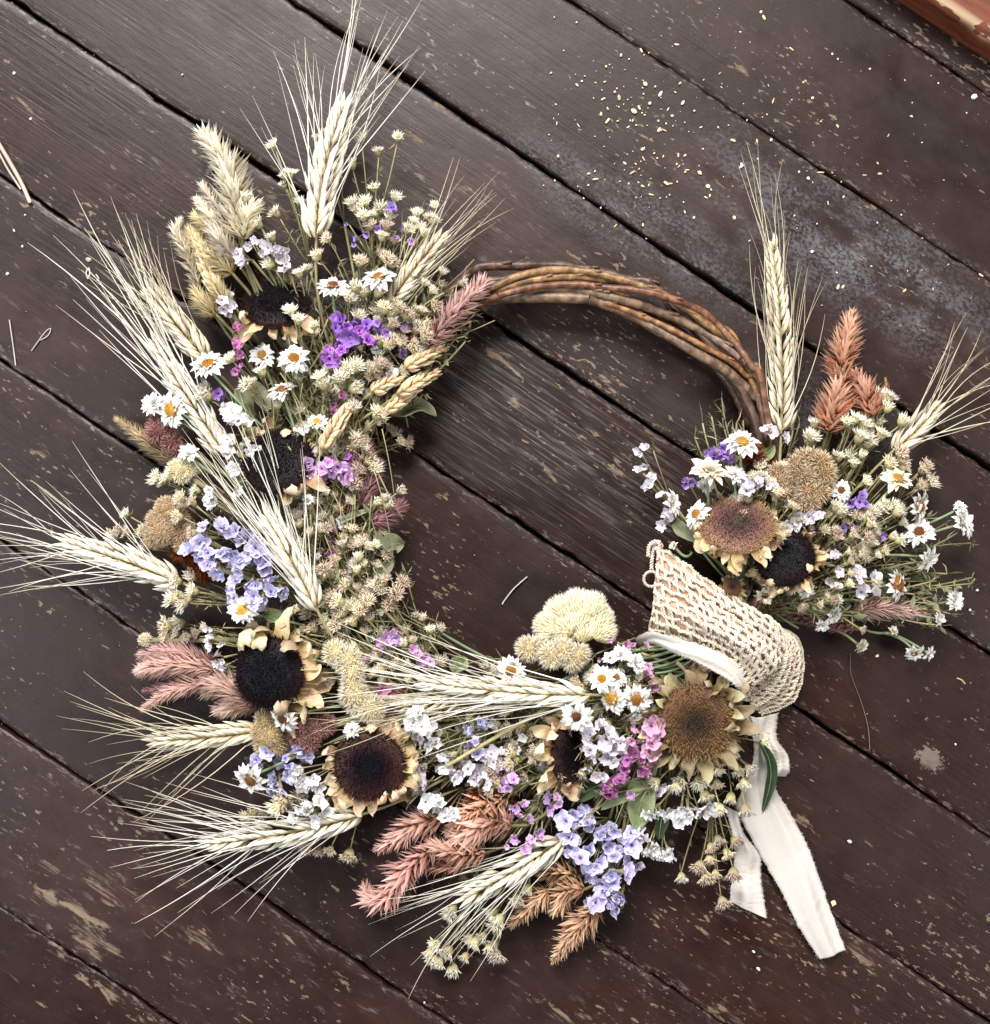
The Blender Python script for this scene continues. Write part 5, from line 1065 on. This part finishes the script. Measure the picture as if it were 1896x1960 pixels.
# ---- ribbon
def ribbon_part(root, name, L_, R_, zl_, zr_, ripple=.0012, fray=1., waves=2.2):
    a, b = crom(zl(pts(L_), zl_), 120), crom(zl(pts(R_), zr_), 120); rows = []; ph = rnd(0, 6); m = 14
    for i in range(120):
        A_, B_ = a[i].copy(), b[i].copy(); d = (B_ - A_); d.normalize(); A_ -= d * abs(R.gauss(0, .0005)); B_ += d * abs(R.gauss(0, .0005)); row = []
        for j in range(m + 1):
            f = j / m; u = i / 119
            row.append(A_ * (1 - f) + B_ * f + V((0, 0, 1.5 * ripple * (1.5 * abs(math.sin(f * 4.4 * waves * .5 + ph + u * 1.7)) + math.sin(f * 6.28 * waves * .5 + ph + u * 2.4) + .5 * math.sin(f * 11 + u * 7 + ph) + .6 * math.sin(u * 15 + f * 3)) * (.35 + .65 * math.sin(math.pi * f)))))
        rows.append(row)
    mb = MB(); grid(mb, rows, r=.5); o = ob(name, local(root, mb).mesh(name, MT['ribbon']), root)
    sm = o.modifiers.new('thickness', 'SOLIDIFY'); sm.thickness = .0002; sm.offset = 0
    fz = MB()
    for i in range(int(260 * fray)):
        k = R.randrange(2, 118); e, o2 = (rows[k][0], rows[k][1]) if R.random() < .5 else (rows[k][-1], rows[k][-2]); d = (e - o2).normalized() + rvec(.5)
        q = e + d * rnd(.0003, .0011); q.z = max(q.z, .002); tube(fz, [e, (e + q) / 2 + rvec(.0002), q], .00012, 3, cap=False)
    if fz.v: stuff(ob('frayed_threads', local(root, fz).mesh('frayed_threads', MT['ribbon']), o)).matrix_basis = MX()
    return o
rb = thing('cream_ribbon', 'raw edged cream ribbon tied under the lace with tails trailing to the lower right', 'ribbon', at(1440, 1400, 0))
ribbon_part(rb, 'band', 'J115,1100 260,1035 500,1095 800,1185 1000,1290 1110,1420 1140,1560 1165,1680', 'J150,1150 300,1145 480,1225 650,1290 850,1395 990,1480 1070,1560 1100,1670', (26, 44, 56, 62, 62, 58, 52, 44), (20, 40, 52, 60, 62, 60, 56, 48), .0008, .8, 1.2)
ribbon_part(rb, 'loop', 'N790,300 800,420 860,520 900,600 905,680', 'N955,260 945,430 1015,540 1030,640 1005,690', (20, 18, 14, 10, 6), (14, 12, 10, 7, 4), .0012, .6, 1.6)
ribbon_part(rb, 'long_tail', 'N740,270 800,480 770,680 690,860 705,960 850,1230 1000,1490 1100,1700 1240,1915', 'N800,290 850,420 905,560 925,740 1050,960 1150,1150 1210,1310 1290,1540 1408,1855', (42, 36, 28, 20, 14, 8, 5, 4, 3.5), (38, 32, 24, 16, 10, 6, 5, 4, 3.5), .0016, 1.3, 2.0)
ribbon_part(rb, 'short_tail', 'N560,860 610,920 650,1060 665,1200 655,1350 640,1500 655,1535', 'N690,930 690,960 725,1070 830,1215 835,1320 850,1460 882,1645', (24, 20, 14, 9, 6, 4, 3.5), (22, 18, 12, 8, 5, 4, 3.5), .0012, .8, 1.4)

# ------------------------------------------------------------------ bits lying on the boards
def lump(rr, sx, sy, sz, mat, name, rough=.25):
    mb = MB(); vs = []; fs = []; nu, nv = 8, 5
    for i in range(nv + 1):
        for j in range(nu):
            th = math.pi * i / nv; a = 2 * math.pi * j / nu; k = 1 + rr.uniform(-rough, rough) if 0 < i < nv else 1
            vs.append(V((math.sin(th) * math.cos(a) * sx * k, math.sin(th) * math.sin(a) * sy * k, math.cos(th) * sz * k)))
    for i in range(nv):
        for j in range(nu): fs.append((i * nu + j, (i + 1) * nu + j, (i + 1) * nu + (j + 1) % nu, i * nu + (j + 1) % nu))
    mb.add(vs, fs, [.5] * len(vs), rr.random()); return mb.mesh(name, mat, False)
MT['crumb'] = pmat('plaster_crumb', rm((0, 'd8c0a0'), (1, 'dcc6a6')), rough=.9, trans=0, vr=.4, hr=.02)
MT['straw_pale'] = pmat('pale_straw', rm((0, 'b8a498'), (1, 'cbb8aa')), rough=.7, trans=0)
MT['chip'] = pmat('white_chip', rm((0, 'd6d0c4'), (1, 'd9d4ca')), rough=.8, trans=0, vr=.2)
MT['thread'] = pmat('pale_thread', rm((0, 'b4b0aa'), (1, 'bcb8b0')), rough=.6, trans=0)
rr = random.Random(21)
CM = [lump(rr, 1, rr.uniform(.5, 1), .22, MT['crumb'], 'crumb') for _ in range(8)]
TINY = MB()
def crumb(x, y, s, el=1.):
    o = ob('plaster_crumb', rr.choice(CM)); o.location = at(x, y, .0010 + s * .0002); o.rotation_euler[2] = rr.uniform(0, 6.3); s *= .78; o.scale = (s * .001 * el, s * .001, s * .001)
    tag(o, 'pale plaster crumb among many scattered on the dark boards at upper right', 'crumb', 'plaster crumbs at upper right')
cl = [(1110, 170, 45, 60, 26), (1180, 210, 50, 70, 44), (1250, 240, 60, 60, 52), (1290, 320, 55, 45, 40), (1200, 330, 60, 40, 22), (1420, 120, 80, 60, 18), (1640, 330, 120, 90, 40), (1760, 540, 90, 30, 20), (1450, 260, 90, 60, 16)]
for cx, cy, sx, sy, n in cl:
    for _ in range(n):
        x, y = rr.gauss(cx, sx * 1.25), rr.gauss(cy, sy * 1.3)
        if not (1040 < x < 1890 and 5 < y < 600): continue
        s = min(2.0, abs(rr.gauss(.5, .5)) + .3)
        crumb(x, y, s, 1 + (rr.random() < .25) * rr.uniform(.5, 1.6))
for x, y, s, el in ((1186, 186, 2.6, 1), (1214, 212, 2.4, 1.2), (1262, 248, 2.6, 1.1), (1236, 160, 2.2, 1.), (1404, 268, 2.2, 1.2), (1308, 196, 2.2, 1), (1340, 330, 2.4, 1), (1356, 356, 2.2, 1), (1276, 350, 2.4, 1.2), (1420, 318, 2.2, 1.3)): crumb(x, y, s, el)
chips = [(1866, 185, 4.6, 'white plaster chip near the right edge, largest on the boards'), (1555, 481, 3.2, 'round white pebble right of the upright rye ear awns'), (1477, 267, 2.6, 'white chip on the seam above the upright rye ear awns'),
         (1548, 341, 2.6, 'flat pale chip right of the upright rye ear, above the round pebble'), (1726, 411, 2.0, 'small white speck on the seam at the right, right one of two'), (1680, 426, 2.0, 'small white speck on the seam at the right, left one of two'),
         (27, 139, 2.4, 'white speck near the top left corner, upper of two'), (59, 227, 2.6, 'white speck near the top left corner, lower of two'), (48, 411, 1.6, 'tiny white speck beside the straw piece at left'), (27, 441, 2.4, 'white speck below the straw piece at left'),
         (349, 142, 1.8, 'lone white speck on the board left of the tallest rye awns'), (169, 496, 4.2, 'triangular white chip under the upper left rye awns'), (1627, 1611, 4.0, 'pale seed husk on the boards right of the long ribbon tail'),
         (1596, 1729, 4.4, 'round tan seed on the floor seam beside the long ribbon tail'), (1443, 1822, 2.4, 'small cream chip below the ribbon tails'), (1452, 1855, 3.4, 'flat white flake below the ribbon tails, lowest right'),
         (389, 243, 3.4, 'small wood splinter chip on the seam above the cream plumes'), (813, 1920, 2.4, 'curled white shred on the boards at the bottom'), (1830, 1425, 2.0, 'white speck above the pale worn spot, lower right'), (1872, 1130, 2.6, 'pale crumb near the right edge beside the star like daisy'),
         (1858, 1168, 2.4, 'pale crumb near the right edge, lower one'), (14, 524, 2.8, 'white drop at the left edge by the longest rye awn'), (43, 471, 2.0, 'cream speck between the left white specks'), (1680, 1256, 3.0, 'faded beige crumb below the loose right daisies')]
for i, (x, y, s, lb) in enumerate(chips):
    me = lump(rr, s * .0005, s * .0005 * rr.uniform(.6, .95), s * .00028, MT['crumb' if 'tan' in lb or 'wood' in lb or 'beige' in lb else 'chip'], 'chip', .3); o = ob('plaster_chip' if 'seed' not in lb else 'fallen_seed', me); o.location = at(x, y, .0009 + s * .0002); o.rotation_euler = (rr.uniform(-.3, .3), rr.uniform(-.3, .3), rr.uniform(0, 6)); tag(o, lb, 'chip' if 'seed' not in lb else 'seed')
def thread(label, P, rad, mat, name, z=.0016, cat='thread', loop=False):
    Q = crom([at(x, y, z + .0006 * math.sin(i * 2.1)) for i, (x, y) in enumerate(P)], 40); mb = MB(); b = Q[0].copy(); tube(mb, [q - b for q in Q], rad, 6); o = ob(name, mb.mesh(name, MT[mat])); o.location = b; tag(o, label, cat)
thread('pink grey straw piece lying at the left edge', [(-6, 268), (20, 312), (42, 352), (58, 388)], .0016, 'straw_pale', 'straw_piece', .003, 'straw')
thread('second thin straw blade beside the straw piece at the left edge', [(-8, 280), (14, 322), (40, 362)], .0008, 'straw_pale', 'straw_piece', .0045, 'straw')
thread('pale thread snippet on the dark board inside the ring', [(1010, 1104), (985, 1126), (966, 1150), (962, 1157)], .0006, 'thread', 'thread_snippet')
thread('tiny looped thread snippet on the boards at left, below the rye awns', [(60, 672), (74, 652), (88, 634), (97, 629), (92, 642), (76, 652)], .00045, 'thread', 'thread_snippet')
thread('short white snippet below the triangular chip at left', [(168, 532), (165, 522), (170, 513), (172, 524), (168, 534)], .0006, 'thread', 'thread_snippet')
thread('hooked white snippet right of the short one at left', [(184, 525), (189, 533), (186, 537)], .0006, 'thread', 'thread_snippet')
thread('faint vertical line of white fibre at the left edge', [(18, 612), (22, 640), (26, 668), (30, 700)], .00045, 'thread', 'thread_snippet')
thread('long brown hair curving down from the faded beige bud', [(1629, 1250), (1630, 1290), (1648, 1340), (1662, 1390), (1666, 1436)], .00022, 'stem', 'loose_hair', .002)
thread('clear wire snippet left of the fan shaped cockscomb', [(1040, 1169), (1052, 1168), (1058, 1166)], .0005, 'thread', 'wire_snippet')
thread('clear wire snippet right of the fan shaped cockscomb', [(1155, 1175), (1166, 1181), (1176, 1188)], .0005, 'thread', 'wire_snippet')
thread('small yellow leaf shred on the boards near the right seam', [(1832, 1298), (1842, 1302), (1848, 1309)], .0006, 'straw', 'leaf_shred')
mb = MB()                                           # dust too fine to count
for _ in range(420):
    x, y = rr.uniform(-80, 1980), rr.uniform(-80, 2040); s = rr.uniform(.15, .42) * .001; p = at(x, y, .0012)
    mb.add([p + V((s, 0, 0)), p + V((0, s * rr.uniform(.5, 1), 0)), p - V((s * rr.uniform(.4, 1), 0, 0)), p - V((0, s, 0)), p + V((0, 0, s * .7))], [(0, 1, 4), (1, 2, 4), (2, 3, 4), (3, 0, 4)], [.5] * 5, rr.random())
o = stuff(ob('dust_specks', mb.mesh('dust_specks', MT['chip'], False))); tag(o, 'tiny pale dust specks sprinkled over the dark floorboards', 'dust')
